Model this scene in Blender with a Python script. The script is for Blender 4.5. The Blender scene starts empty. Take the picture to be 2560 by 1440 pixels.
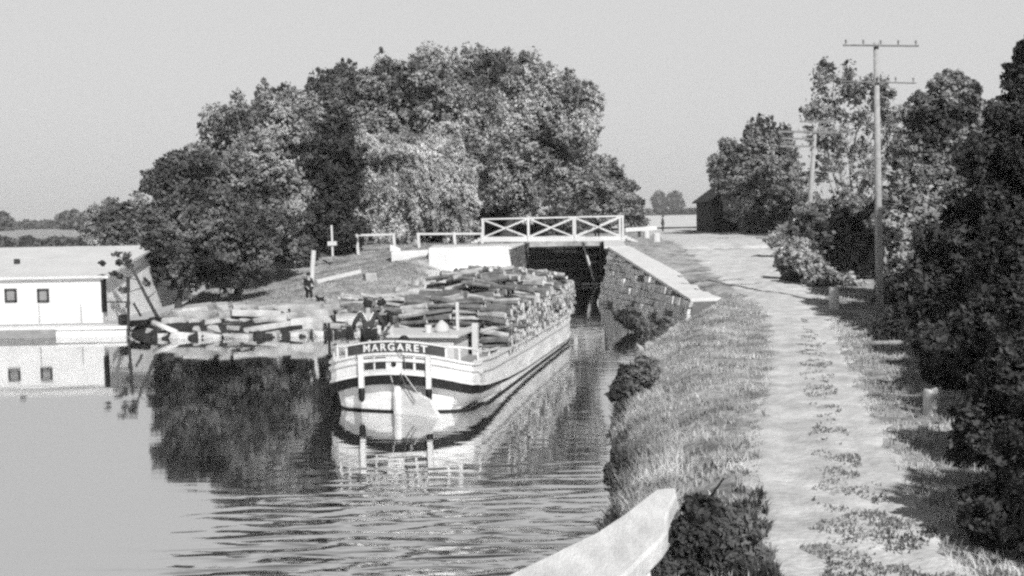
import bpy, bmesh, math, random
import numpy as np
from mathutils import Vector, Matrix
random.seed(7); RNG = np.random.default_rng(7)
R = math.radians
scene = bpy.context.scene
COL = scene.collection

# ------------------------------------------------------------------ camera
W0, H0, FPX = 2560.0, 1440.0, 2800.0
EYE = np.array([0.0, 0.0, 4.8])
PITCH = math.atan(183 / FPX); ROLL = R(1.0)
_F = np.array([0, math.cos(PITCH), -math.sin(PITCH)])
_R0 = np.array([1.0, 0, 0]); _U0 = np.array([0, math.sin(PITCH), math.cos(PITCH)])
_R = math.cos(ROLL) * _R0 - math.sin(ROLL) * _U0
_U = math.cos(ROLL) * _U0 + math.sin(ROLL) * _R0
cam = bpy.data.cameras.new("camera"); cam.sensor_width = 36; cam.lens = 36 * FPX / W0
cam.clip_start = 0.1; cam.clip_end = 9000
cam.dof.use_dof = False
camo = bpy.data.objects.new("camera", cam); COL.objects.link(camo)
m = Matrix.Identity(4)
for i in range(3):
    m[i][0] = _R[i]; m[i][1] = _U[i]; m[i][2] = -_F[i]; m[i][3] = EYE[i]
camo.matrix_world = m
scene.camera = camo

def ray(px, py): return _F * FPX + _R * (px - W0 / 2) + _U * (H0 / 2 - py)
def at(px, py, Y):                      # point seen at this pixel at distance Y
    d = ray(px, py); return EYE + d * (Y / d[1])
def G(px, py, z):                       # point seen at this pixel at height z
    d = ray(px, py); return EYE + d * ((z - EYE[2]) / d[2])

# ------------------------------------------------------------------ light
SUN_AZ, SUN_EL = R(21), R(38)           # azimuth from behind the camera towards the right
to_sun = Vector((math.sin(SUN_AZ) * math.cos(SUN_EL), -math.cos(SUN_AZ) * math.cos(SUN_EL), math.sin(SUN_EL)))
sl = bpy.data.lights.new("sun", 'SUN'); sl.energy = 5.0; sl.angle = R(0.6); sl.color = (1, 0.995, 0.985)
so = bpy.data.objects.new("sun", sl); COL.objects.link(so)
so.rotation_euler = to_sun.to_track_quat('Z', 'Y').to_euler()
w = bpy.data.worlds.new("World"); scene.world = w; w.use_nodes = True
nt = w.node_tree; nt.nodes.clear()
sky = nt.nodes.new('ShaderNodeTexSky'); sky.sky_type = 'NISHITA'; sky.sun_disc = False
sky.sun_elevation = SUN_EL; sky.sun_rotation = math.atan2(to_sun.x, to_sun.y)
sky.dust_density = 4.0; sky.air_density = 1.0; sky.altitude = 0
bw = nt.nodes.new('ShaderNodeRGBToBW')
flat = nt.nodes.new('ShaderNodeMapRange')          # hazy bright sky on orthochromatic plate: little contrast
flat.inputs[1].default_value = 0; flat.inputs[2].default_value = 14
flat.inputs[3].default_value = 5.4; flat.inputs[4].default_value = 7.9
bg = nt.nodes.new('ShaderNodeBackground'); bg.inputs[1].default_value = 0.105
wo = nt.nodes.new('ShaderNodeOutputWorld')
nt.links.new(sky.outputs[0], bw.inputs[0]); nt.links.new(bw.outputs[0], flat.inputs[0])
tcw = nt.nodes.new('ShaderNodeTexCoord'); spw = nt.nodes.new('ShaderNodeSeparateXYZ'); grd = nt.nodes.new('ShaderNodeMapRange'); mlw = nt.nodes.new('ShaderNodeMath'); mlw.operation = 'MULTIPLY'
grd.inputs[1].default_value = 0.30; grd.inputs[2].default_value = 0.60; grd.inputs[3].default_value = 1.0; grd.inputs[4].default_value = 0.10   # a clear sky darkens towards the zenith
nt.links.new(tcw.outputs['Generated'], spw.inputs[0]); nt.links.new(spw.outputs[2], grd.inputs[0])
nt.links.new(flat.outputs[0], mlw.inputs[0]); nt.links.new(grd.outputs[0], mlw.inputs[1])
nt.links.new(mlw.outputs[0], bg.inputs[0]); nt.links.new(bg.outputs[0], wo.inputs[0])
scene.view_settings.view_transform = 'Standard'; scene.view_settings.look = 'None'
scene.view_settings.exposure = 0.12; scene.view_settings.gamma = 1
scene.render.engine = 'CYCLES'
scene.cycles.max_bounces = 5; scene.cycles.transparent_max_bounces = 8
scene.cycles.pixel_filter_type = 'BLACKMAN_HARRIS'; scene.cycles.filter_width = 2.6
scene.cycles.use_denoising = False
scene.cycles.use_adaptive_sampling = True; scene.cycles.adaptive_threshold = 0.05; scene.cycles.adaptive_min_samples = 24

# ------------------------------------------------------------------ materials (all grey: a black and white photograph)
MATS = {}
def mat(name, lo, hi=None, scale=3.0, detail=6, rough=0.85, bump=0.0, bscale=None, stretch=None, transl=0.0, spec=0.2, object_coords=False, contrast=0.25):
    if name in MATS: return MATS[name]
    hi = lo if hi is None else hi
    mt = bpy.data.materials.new(name); mt.use_nodes = True
    t = mt.node_tree; t.nodes.clear(); N = t.nodes.new; L = t.links.new
    out = N('ShaderNodeOutputMaterial'); p = N('ShaderNodeBsdfPrincipled')
    p.inputs['Roughness'].default_value = rough
    p.inputs['Specular IOR Level'].default_value = spec
    if object_coords: tc = N('ShaderNodeTexCoord'); co = tc.outputs['Object']
    else: tc = N('ShaderNodeNewGeometry'); co = tc.outputs['Position']
    mp = N('ShaderNodeMapping'); L(co, mp.inputs['Vector'])
    if stretch: mp.inputs['Scale'].default_value = stretch
    nz = N('ShaderNodeTexNoise'); nz.inputs['Scale'].default_value = scale; nz.inputs['Detail'].default_value = detail
    nz.inputs['Roughness'].default_value = 0.65
    L(mp.outputs[0], nz.inputs['Vector'])
    cr = N('ShaderNodeValToRGB'); cr.color_ramp.elements[0].position = 0.5 - contrast; cr.color_ramp.elements[1].position = 0.5 + contrast
    cr.color_ramp.elements[0].color = (lo, lo, lo, 1); cr.color_ramp.elements[1].color = (hi, hi, hi, 1)
    L(nz.outputs['Fac'], cr.inputs[0]); L(cr.outputs[0], p.inputs['Base Color'])
    if bump:
        b = N('ShaderNodeBump'); b.inputs['Strength'].default_value = 1; b.inputs['Distance'].default_value = bump
        n2 = N('ShaderNodeTexNoise'); n2.inputs['Scale'].default_value = bscale or scale * 3; n2.inputs['Detail'].default_value = 5
        L(mp.outputs[0], n2.inputs['Vector']); L(n2.outputs['Fac'], b.inputs['Height']); L(b.outputs[0], p.inputs['Normal'])
    if transl:
        tr = N('ShaderNodeBsdfTranslucent'); L(cr.outputs[0], tr.inputs['Color'])
        mx = N('ShaderNodeMixShader'); mx.inputs[0].default_value = transl
        L(p.outputs[0], mx.inputs[1]); L(tr.outputs[0], mx.inputs[2]); L(mx.outputs[0], out.inputs[0])
    else: L(p.outputs[0], out.inputs[0])
    MATS[name] = mt; return mt

M_ground = mat("ground_turf", 0.14, 0.50, 1.1, 9, 0.95, 0.10, 5.0, contrast=0.17)
M_road = mat("road_dust", 0.36, 0.68, 1.6, 9, 0.95, 0.03, 9.0, contrast=0.2)
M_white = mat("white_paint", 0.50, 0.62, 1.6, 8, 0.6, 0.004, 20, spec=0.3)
M_sunwall = mat("sunlit_side_white", 0.78, 0.92, 1.6, 8, 0.7, 0.004, 20)  # lighter white puts sunlight into the boathouse side wall's colour
M_beam = mat("weathered_white_beam", 0.56, 0.76, 1.2, 10, 0.7, 0.012, 9, (4.5, 1.1, 3), contrast=0.14)
M_hull = mat("hull_paint", 0.46, 0.72, 1.1, 9, 0.6, 0.006, 12, (0.7, 0.7, 3.0), spec=0.3, contrast=0.16)
M_dark = mat("dark_timber", 0.02, 0.05, 3, 6, 0.8)
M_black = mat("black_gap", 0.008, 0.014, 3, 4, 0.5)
M_glass = mat("dark_glass", 0.012, 0.03, 4, 3, 0.1, spec=0.6)
M_board = mat("name_board_paint", 0.03, 0.07, 4, 6, 0.6)
M_bark = mat("bark", 0.10, 0.28, 5, 6, 0.9, 0.01, 22)
M_barkd = mat("dark_bark", 0.03, 0.08, 4, 6, 0.95, 0.02, 14)
M_barkp = mat("pale_bark", 0.24, 0.42, 4, 6, 0.95, 0.02, 14)
M_logbark = mat("log_bark", 0.05, 0.22, 3.5, 7, 0.9, 0.012, 20, contrast=0.2)
M_logpale = mat("split_log_face", 0.20, 0.52, 3.5, 7, 0.9, 0.012, 20, contrast=0.2)
M_logend = mat("log_end", 0.45, 0.70, 6, 5, 0.9)
M_stone = mat("pale_stone", 0.22, 0.56, 1.3, 9, 0.9, 0.03, 6, contrast=0.2)
M_coping = mat("coping_concrete", 0.52, 0.68, 1.2, 8, 0.9, 0.02, 7)
M_mortar = mat("mortar_joint", 0.10, 0.18, 3, 5, 0.95)
M_deck = mat("deck_boards", 0.18, 0.32, 3, 6, 0.85)
M_shingle = mat("pale_roof", 0.48, 0.60, 0.7, 8, 0.9, 0.02, 6)
M_grey = mat("grey_timber", 0.16, 0.26, 2, 6, 0.85, 0.01, 14)
M_skin = mat("skin", 0.30, 0.34, 6, 3, 0.6)
M_cloth = mat("dark_cloth", 0.015, 0.03, 9, 4, 0.95)
M_clothm = mat("mid_cloth", 0.07, 0.13, 9, 4, 0.95)
M_clothd = mat("dark_shirt", 0.03, 0.07, 9, 4, 0.95)
M_clothl = mat("light_cloth", 0.45, 0.55, 9, 4, 0.95)
M_rope = mat("rope", 0.06, 0.12, 9, 4, 0.9)
M_roped = mat("pale_rope", 0.35, 0.45, 9, 4, 0.9)
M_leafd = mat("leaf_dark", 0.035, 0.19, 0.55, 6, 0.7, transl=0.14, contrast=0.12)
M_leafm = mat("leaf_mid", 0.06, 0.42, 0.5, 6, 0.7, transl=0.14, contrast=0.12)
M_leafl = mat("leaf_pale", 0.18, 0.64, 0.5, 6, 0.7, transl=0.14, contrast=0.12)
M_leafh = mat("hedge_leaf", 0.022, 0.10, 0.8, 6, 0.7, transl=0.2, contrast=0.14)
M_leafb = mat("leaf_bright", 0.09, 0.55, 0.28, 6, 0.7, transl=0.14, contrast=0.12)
M_grass = mat("dry_grass", 0.20, 0.70, 0.8, 8, 0.9, transl=0.25, contrast=0.13)
M_grassm = mat("bank_turf", 0.14, 0.46, 0.7, 8, 0.9, transl=0.2, contrast=0.13)
M_grassd = mat("green_weeds", 0.08, 0.26, 1.0, 7, 0.9, transl=0.2, contrast=0.13)
M_metal = mat("dark_metal", 0.03, 0.05, 5, 3, 0.5)
M_far = mat("far_wood", 0.06, 0.12, 0.05, 5, 0.9)

def water_mat():
    mt = bpy.data.materials.new("canal_water"); mt.use_nodes = True
    t = mt.node_tree; t.nodes.clear(); N = t.nodes.new; L = t.links.new
    out = N('ShaderNodeOutputMaterial'); gl = N('ShaderNodeBsdfGlossy'); df = N('ShaderNodeBsdfDiffuse')
    gl.inputs['Color'].default_value = (.93, .93, .93, 1); gl.inputs['Roughness'].default_value = 0.045
    df.inputs['Color'].default_value = (.015, .015, .015, 1)
    mx = N('ShaderNodeMixShader'); mx.inputs[0].default_value = 0.82
    L(df.outputs[0], mx.inputs[1]); L(gl.outputs[0], mx.inputs[2]); L(mx.outputs[0], out.inputs[0])
    g = N('ShaderNodeNewGeometry')
    def noise(sx, sy, sc, det, rough=0.5, dist=0.0):
        mp = N('ShaderNodeMapping'); mp.inputs['Scale'].default_value = (sx, sy, 1); L(g.outputs['Position'], mp.inputs[0])
        n = N('ShaderNodeTexNoise'); n.inputs['Scale'].default_value = sc; n.inputs['Detail'].default_value = det
        n.inputs['Roughness'].default_value = rough; n.inputs['Distortion'].default_value = dist
        L(mp.outputs[0], n.inputs['Vector']); return n.outputs['Fac']
    rip = noise(0.72, 2.2, 1.35, 0.6, 0.4, 0.5)
    fine = noise(0.9, 3.0, 2.2, 2, 0.5)
    swell = noise(0.5, 1.0, 0.5, 2)
    patch = noise(0.6, 1.0, 0.16, 3)
    # wind ripples reach only the near right part of the basin
    sep = N('ShaderNodeSeparateXYZ'); L(g.outputs['Position'], sep.inputs[0])
    ry = N('ShaderNodeMapRange'); ry.inputs[1].default_value = 22.5; ry.inputs[2].default_value = 13.5; L(sep.outputs['Y'], ry.inputs[0])
    ry.inputs[3].default_value = 0.045; ry.inputs[4].default_value = 1.0; ry.interpolation_type = 'SMOOTHSTEP'
    rx = N('ShaderNodeMapRange'); rx.inputs[1].default_value = -6.0; rx.inputs[2].default_value = -2.5; L(sep.outputs['X'], rx.inputs[0])
    rx.inputs[3].default_value = 0.10; rx.inputs[4].default_value = 1.0; rx.interpolation_type = 'SMOOTHSTEP'
    pm = N('ShaderNodeMapRange'); pm.inputs[1].default_value = 0.35; pm.inputs[2].default_value = 0.6; L(patch, pm.inputs[0])
    pm.inputs[3].default_value = 0.5; pm.inputs[4].default_value = 1.1
    def mul(a, b):
        x = N('ShaderNodeMath'); x.operation = 'MULTIPLY'; L(a, x.inputs[0])
        if isinstance(b, float): x.inputs[1].default_value = b
        else: L(b, x.inputs[1])
        return x.outputs[0]
    def add(a, b):
        x = N('ShaderNodeMath'); x.operation = 'ADD'; L(a, x.inputs[0]); L(b, x.inputs[1]); return x.outputs[0]
    amp = mul(mul(ry.outputs[0], rx.outputs[0]), pm.outputs[0])
    h = add(mul(mul(rip, 1.0), amp), mul(mul(fine, 0.10), amp))
    h = add(h, mul(swell, 0.06))
    b = N('ShaderNodeBump'); b.inputs['Strength'].default_value = 1.0; b.inputs['Distance'].default_value = 0.10
    L(h, b.inputs['Height']); L(b.outputs[0], gl.inputs['Normal'])
    return mt
M_water = water_mat()
M_pale = mat("sunlit_wall_stone", 0.28, 0.95, 2.6, 9, 0.9, 0.05, 6, contrast=0.2)  # stone tone raised to paint missing sunlight on the wing wall
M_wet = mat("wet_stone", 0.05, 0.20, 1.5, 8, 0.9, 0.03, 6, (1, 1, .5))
M_shadewet = mat("shade_and_wet_stone", 0.012, 0.04, 1.5, 8, 0.9, 0.03, 6)  # shade painted for lock wall and rock gaps; wet tone on waterline stones

# ------------------------------------------------------------------ object helpers
def tag(o, label=None, cat=None, group=None, kind=None):
    if label: o['label'] = label
    if cat: o['category'] = cat
    if group: o['group'] = group
    if kind: o['kind'] = kind
    return o
def empty(name, loc, label=None, cat=None, group=None, rz=0.0):
    o = bpy.data.objects.new(name, None); COL.objects.link(o)
    o.location = tuple(float(a) for a in loc); o.rotation_euler = (0, 0, rz); o.empty_display_size = 0.2
    return tag(o, label, cat, group)
def link(name, me, mats, parent=None):
    for mm in (mats if isinstance(mats, (list, tuple)) else [mats]): me.materials.append(mm)
    o = bpy.data.objects.new(name, me); COL.objects.link(o)
    if parent is not None: o.parent = parent
    return o
def np_mesh(name, verts, faces, mats, parent=None, smooth=False, origin=None, midx=None):
    """verts (n,3), faces (m,k) arrays of equal k"""
    verts = np.asarray(verts, dtype=np.float64)
    if origin is not None: verts = verts - np.asarray(origin)
    faces = np.asarray(faces, dtype=np.int32); k = faces.shape[1]
    me = bpy.data.meshes.new(name)
    me.vertices.add(len(verts)); me.vertices.foreach_set('co', verts.astype(np.float32).ravel())
    me.loops.add(faces.size); me.loops.foreach_set('vertex_index', faces.ravel())
    me.polygons.add(len(faces)); me.polygons.foreach_set('loop_start', np.arange(len(faces), dtype=np.int32) * k)
    if smooth: me.polygons.foreach_set('use_smooth', np.ones(len(faces), dtype=bool))
    if midx is not None: me.polygons.foreach_set('material_index', np.asarray(midx, dtype=np.int32))
    me.update(calc_edges=True); me.validate()
    o = link(name, me, mats, parent)
    if origin is not None and parent is None: o.location = tuple(origin)
    return o

class MB:
    """collects shapes; build() links them as ONE mesh"""
    def __init__(s): s.v = []; s.f = []; s.mi = []
    def add(s, vs, fs, mi=0):
        b = len(s.v); s.v += [tuple(map(float, x)) for x in vs]; s.f += [tuple(b + i for i in f) for f in fs]; s.mi += [mi] * len(fs)
    def hexa(s, p, mi=0):   # 8 points: bottom 4 ccw, top 4 ccw
        s.add(p, [(3, 2, 1, 0), (4, 5, 6, 7), (0, 1, 5, 4), (1, 2, 6, 5), (2, 3, 7, 6), (3, 0, 4, 7)], mi)
    def box(s, c, size, rz=0.0, mi=0):
        hx, hy, hz = [a / 2 for a in size]; ca, sa = math.cos(rz), math.sin(rz); P = []
        for z in (-hz, hz):
            for x, y in ((-hx, -hy), (hx, -hy), (hx, hy), (-hx, hy)):
                P.append((c[0] + x * ca - y * sa, c[1] + x * sa + y * ca, c[2] + z))
        s.hexa(P, mi)
    def bar(s, a, b, w, h=None, mi=0, up=(0, 0, 1)):
        h = w if h is None else h
        a = Vector(a); b = Vector(b); d = (b - a).normalized(); u = Vector(up)
        if abs(d.dot(u)) > 0.97: u = Vector((0, 1, 0))
        r = d.cross(u).normalized() * w / 2; q = r.cross(d).normalized() * h / 2
        P = [a - r - q, a + r - q, b + r - q, b - r - q, a - r + q, a + r + q, b + r + q, b - r + q]
        s.hexa([tuple(x) for x in P], mi)
    def tube(s, pts, rad, n=8, cap=True, mi=0):
        pts = [Vector(tuple(map(float, p))) for p in pts]; rings = []
        if not isinstance(rad, (list, tuple)): rad = [rad] * len(pts)
        base = len(s.v); prev = None
        for i, p in enumerate(pts):
            d = (pts[min(i + 1, len(pts) - 1)] - pts[max(i - 1, 0)]).normalized()
            u = prev if prev is not None and abs(prev.dot(d)) < 0.95 else (Vector((1, 0, 0)) if abs(d.x) < 0.9 else Vector((0, 1, 0)))
            u = (u - d * u.dot(d)).normalized(); prev = u; wv = d.cross(u)
            for k in range(n):
                a = 2 * math.pi * k / n; s.v.append(tuple(p + (u * math.cos(a) + wv * math.sin(a)) * rad[i]))
        for i in range(len(pts) - 1):
            for k in range(n):
                a = base + i * n + k; b = base + i * n + (k + 1) % n
                s.f.append((a, b, b + n, a + n)); s.mi.append(mi)
        if cap:
            s.f.append(tuple(base + k for k in range(n))[::-1]); s.mi.append(mi)
            s.f.append(tuple(base + (len(pts) - 1) * n + k for k in range(n))); s.mi.append(mi)
    def prism(s, poly, z0, z1, mi=0):  # poly xy, z values or per-vertex lists
        n = len(poly); z0 = z0 if hasattr(z0, '__len__') else [z0] * n; z1 = z1 if hasattr(z1, '__len__') else [z1] * n
        vs = [(p[0], p[1], z0[i]) for i, p in enumerate(poly)] + [(p[0], p[1], z1[i]) for i, p in enumerate(poly)]
        fs = [tuple(range(n))[::-1], tuple(range(n, 2 * n))] + [(i, (i + 1) % n, n + (i + 1) % n, n + i) for i in range(n)]
        s.add(vs, fs, mi)
    def build(s, name, mats, parent=None, smooth=False, bevel=0.0, world=True):
        me = bpy.data.meshes.new(name); vs = s.v
        if parent is not None and world:
            inv = parent.matrix_basis.inverted(); vs = [tuple(inv @ Vector(v)) for v in vs]
        me.from_pydata(vs, [], s.f); me.polygons.foreach_set('material_index', s.mi)
        if smooth: me.polygons.foreach_set('use_smooth', [True] * len(s.f))
        bm = bmesh.new(); bm.from_mesh(me); bmesh.ops.recalc_face_normals(bm, faces=bm.faces); bm.to_mesh(me); bm.free()
        o = link(name, me, mats, parent)
        if bevel:
            bv = o.modifiers.new('bevel', 'BEVEL'); bv.width = bevel; bv.segments = 2; bv.limit_method = 'ANGLE'
        return o
def copy_thing(src, label=None):
    o = src.copy(); COL.objects.link(o)
    for ch in list(src.children):
        c = ch.copy(); COL.objects.link(c); c.parent = o
    if label: o['label'] = label
    return o

# ------------------------------------------------------------------ terrain
def hR(Y): return np.interp(Y, [0, 34, 40, 50, 66, 80], [0.9, 0.92, 1.15, 1.75, 2.88, 3.0])
POLY = [(-3, -40, 'R'), (-0.5, 0, 'R'), (0.2, 8, 'R'), (0.8, 13, 'R'), (1.3, 16.5, 'R'), (1.9, 20, 'R'), (2.1, 24, 'R'), (2.7, 28.5, 'R'),
        (3.3, 32, 'R'), (4.3, 37, 'R'), (5.7, 41.5, 'R'), (7.6, 46.5, 'W'), (5.1, 60, 'K'), (6.6, 78, 'K'), (1.2, 78, 'K'),
        (-0.1, 64, 'V'), (-4.6, 48.5, 'L'), (-6, 46.6, 'L'), (-9, 45.8, 'L'), (-14.5, 46, 'L'), (-16.5, 47.5, 'L'), (-18, 60, 'S'),
        (-20, 90, 'S'), (-30, 172, 'F'), (-60, 170, 'F'), (-400, 165, 'F'), (-5000, 150, 'O'), (-5000, -40, 'O')]
def gnoise(X, Y):
    return (np.sin(X * 1.7 + Y * .9) * np.sin(Y * 1.3 - X * .6) * .5 + np.sin(X * 3.9 - Y * 2.3 + 1) * np.sin(Y * 4.1 + X * 1.1) * .25
            + np.sin(X * .45 + 2) * np.sin(Y * .37 + 1) * .6)
def ground_z(X, Y, noise=True):
    X = np.asarray(X, dtype=float); Y = np.asarray(Y, dtype=float)
    inside = np.zeros(X.shape, bool); h = np.where(X > 3, hR(Y), np.where((X < -24) & (Y > 110), np.interp(X, [-70, -24], [1.7, 2.9]), 2.9)); dmin = np.full(X.shape, 1e9)
    n = len(POLY)
    for i in range(n):
        x1, y1, k = POLY[i]; x2, y2, _ = POLY[(i + 1) % n]
        cond = ((y1 > Y) != (y2 > Y)); xi = (x2 - x1) * (Y - y1) / ((y2 - y1) if y2 != y1 else 1e-9) + x1
        inside ^= cond & (X < xi)
        dx, dy = x2 - x1, y2 - y1
        t = np.clip(((X - x1) * dx + (Y - y1) * dy) / (dx * dx + dy * dy), 0, 1)
        d = np.hypot(X - x1 - t * dx, Y - y1 - t * dy); dmin = np.minimum(dmin, d)
        if k == 'O': continue
        if k == 'R': c = np.interp(d, [0, .5, 1.8, 4], [0, .45, .94, 1.0]) * hR(Y) + np.maximum(d - 4, 0)
        elif k == 'W': c = np.interp(d, [0, .75, .95], [-1.0, -0.2, 1]) * np.interp(Y, [46.5, 60], [1.05, 2.9]) + np.maximum(d - .6, 0) * .3
        elif k == 'K': c = np.interp(d, [0, .45, .6], [-1, -0.2, 1]) * 2.88 + np.maximum(d - .6, 0) * .3
        elif k == 'V': c = np.interp(d, [0, .6, 3, 7], [0, .7, 1.5, 2.6]) + np.maximum(Y - 64, 0) * 2
        elif k == 'L': c = np.interp(d, [0, .7, 4, 8, 17], [0, .5, .75, 1.45, 2.9])
        elif k == 'S': c = np.interp(d, [0, .7, 3, 6], [0, .9, 2.0, 2.95])
        elif k == 'F': c = np.interp(d, [0, 3, 60], [0, .8, 1.6]) + np.maximum(d - 60, 0)
        h = np.minimum(h, c)
    if noise: h = h + gnoise(X, Y) * 0.06 * np.clip(dmin / 1.5, 0, 1) * np.clip((300 - Y) / 200, 0, 1)
    return np.where(inside, -np.minimum(1.4, dmin * 1.1 + 0.02), h)
def gz(x, y): return float(ground_z(np.array([x]), np.array([y]))[0])

def axis(lo, hi, step, far_lo, far_hi):
    a = list(np.arange(lo, hi + 1e-6, step)); s = step
    while a[-1] < far_hi: s *= 1.22; a.append(a[-1] + s)
    s = step
    while a[0] > far_lo: s *= 1.22; a.insert(0, a[0] - s)
    return np.array(a)
ax = axis(-22, 22, 0.28, -5000, 5000); ay = axis(6, 100, 0.35, -60, 7000)
GX, GY = np.meshgrid(ax, ay); GZ = ground_z(GX, GY)
nx, ny = len(ax), len(ay)
idx = np.arange(nx * ny).reshape(ny, nx)
fc = np.stack([idx[:-1, :-1], idx[:-1, 1:], idx[1:, 1:], idx[1:, :-1]], -1).reshape(-1, 4)
tag(np_mesh("ground", np.stack([GX, GY, GZ], -1).reshape(-1, 3), fc, M_ground, smooth=True), kind='structure')
tag(np_mesh("water", [(-5000, -60, 0), (8, -60, 0), (8, 79, 0), (-5000, 260, 0)], [[0, 1, 2, 3]], M_water), kind='structure')

M_field = mat("pale_field", 0.50, 0.64, 0.12, 6, 0.95)
xs_f = np.linspace(9, 420, 24); ys_f = np.array([126, 150, 190, 240, 300, 400, 520, 610]); FXg, FYg = np.meshgrid(xs_f, ys_f); FXg = FXg + (FXg < 12) * (FYg - 126) * -.06
fi = np.arange(FXg.size).reshape(FXg.shape)
tag(np_mesh("field", np.stack([FXg, FYg, FXg * 0 + 3.11], -1).reshape(-1, 3), np.stack([fi[:-1, :-1], fi[:-1, 1:], fi[1:, 1:], fi[1:, :-1]], -1).reshape(-1, 4), M_field), kind='structure')
# road: a sheet that follows the ground, ragged at its edges
RC = [(6, 2.9, 1.9), (11.9, 3.75, 2.1), (17.4, 4.85, 2.3), (23, 6.2, 2.1), (29, 7.7, 2.0), (35, 9.1, 2.0), (40.3, 10.3, 2.4), (46, 10.9, 2.9), (52, 11.2, 3.4),
      (60, 11.9, 4.0), (69, 12.8, 5.0), (80, 14.0, 6.0), (95, 15.5, 7.0), (120, 18.5, 9), (160, 24, 12)]
def road_c(Y): return np.interp(Y, [a[0] for a in RC], [a[1] for a in RC]), np.interp(Y, [a[0] for a in RC], [a[2] for a in RC])
Ys = np.concatenate([np.arange(6, 70, 0.22), np.arange(70, 160, 0.8)]); nU = 26
cx, cw = road_c(Ys); cw = cw * 1.12; u = np.linspace(-0.5, 0.5, nU)
rag = lambda s: 0.13 * np.sin(Ys * 2.1 + s) + 0.10 * np.sin(Ys * 5.3 + 2 * s) + 0.08 * np.sin(Ys * 11.7 + s * 3) + RNG.normal(0, .04, len(Ys))
left = cx - cw / 2 + rag(1.0); right = cx + cw / 2 + rag(4.0)
RX = left[:, None] + (right - left)[:, None] * (u + 0.5)[None, :]; RY = np.repeat(Ys[:, None], nU, 1)
edge = np.minimum(u + .5, .5 - u)[None, :] * (right - left)[:, None]
RZ = ground_z(RX, RY) + 0.035 * np.clip(edge / 0.25, -0.6, 1) - np.where(edge < .01, 0.03, 0)
# two wheel ruts
for off in (-0.55, 0.55):
    RZ -= 0.02 * np.exp(-((RX - cx[:, None] - off) / 0.16) ** 2)
ii = np.arange(RX.size).reshape(RX.shape)
fc = np.stack([ii[:-1, :-1], ii[:-1, 1:], ii[1:, 1:], ii[1:, :-1]], -1).reshape(-1, 4)
tag(np_mesh("towpath_road", np.stack([RX, RY, RZ], -1).reshape(-1, 3), fc, M_road, smooth=True), kind='structure')

# ------------------------------------------------------------------ grass
def in_road(X, Y, margin=0.0):
    c, wd = road_c(Y); return np.abs(X - c) < wd / 2 + margin
def blades(name, X, Y, hmin, hmax, wmin, wmax, m, lean=0.5, zoff=-0.02, z=None):
    n = len(X); Z = (ground_z(X, Y) if z is None else z) + zoff
    a = RNG.uniform(0, 2 * np.pi, n); hh = RNG.uniform(hmin, hmax, n); ww = RNG.uniform(wmin, wmax, n)
    base = np.stack([X, Y, Z], -1); side = np.stack([np.cos(a), np.sin(a), 0 * a], -1) * (ww / 2)[:, None]
    la = RNG.uniform(0, 2 * np.pi, n); ll = RNG.uniform(0, lean, n) * hh
    mid = base + np.stack([np.cos(la) * ll * .3, np.sin(la) * ll * .3, hh * .6], -1)
    tip = base + np.stack([np.cos(la) * ll, np.sin(la) * ll, hh], -1)
    V = np.stack([base - side, base + side, mid + side * .7, tip, mid - side * .7], 1).reshape(-1, 3)
    i = np.arange(n)[:, None] * 5
    q = np.concatenate([i + np.array([[0, 1, 2, 4]])], 0); q2 = i + np.array([[4, 2, 3, 3]])
    tri = np.concatenate([i + np.array([[0, 1, 2]]), i + np.array([[0, 2, 4]]), i + np.array([[4, 2, 3]])], 0)
    return np_mesh(name, V, tri, m)
def scatter(n, x0, x1, y0, y1, fn=None, bias=1.0):
    Y = y0 + (y1 - y0) * RNG.uniform(0, 1, n) ** bias; X = RNG.uniform(x0, x1, n)
    k = np.ones(n, bool) if fn is None else fn(X, Y); return X[k], Y[k]
def clumpy(X, Y, s=1.0, thr=0.0):
    v = np.sin(X * 2.3 * s + 1.1) * np.sin(Y * 1.9 * s) + .6 * np.sin(X * 5.1 * s + Y * 3.3 * s) + .5 * np.sin(Y * 7.7 * s - X * 4.2 * s)
    return v + RNG.normal(0, .35, len(X)) > thr
okb = lambda X, Y: (ground_z(X, Y) > 0.02) & ~in_road(X, Y, -0.12)
X, Y = scatter(110000, 0, 14, 8, 46, lambda X, Y: okb(X, Y) & clumpy(X, Y, 1, -0.5), 1.5)
tag(blades("bank_grass", X, Y, .05, .17, .012, .03, M_grass, .9), "short dry grass on the towpath bank and verges", "grass", kind='stuff')
X, Y = scatter(60000, 0, 14, 8, 42, lambda X, Y: okb(X, Y) & clumpy(X, Y, .8, 0.75), 1.4)
tag(blades("weed_tufts", X, Y, .04, .13, .02, .045, M_grassd, .8), "dark weed tufts in the bank grass", "weeds", kind='stuff')
def centre(X, Y):
    c, wd = road_c(Y); d = np.abs(X - c - 0.15); wdt = np.interp(Y, [8, 12, 15, 20, 26, 32, 36], [.8, .75, .42, .25, .32, .34, .12])
    return (d < wdt * (1 + .3 * np.sin(Y * 3))) & clumpy(X, Y, 1.3, np.interp(Y, [12, 15, 20, 25], [-.3, .1, .5, .2]))
X, Y = scatter(120000, 3, 11, 8.5, 38, centre, 1.6)
tag(blades("road_centre_grass", X, Y, .02, .07, .02, .04, M_grassd, .8, 0.02), "dark grass tufts between the two wheel ruts of the path", "grass", kind='stuff')
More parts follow.
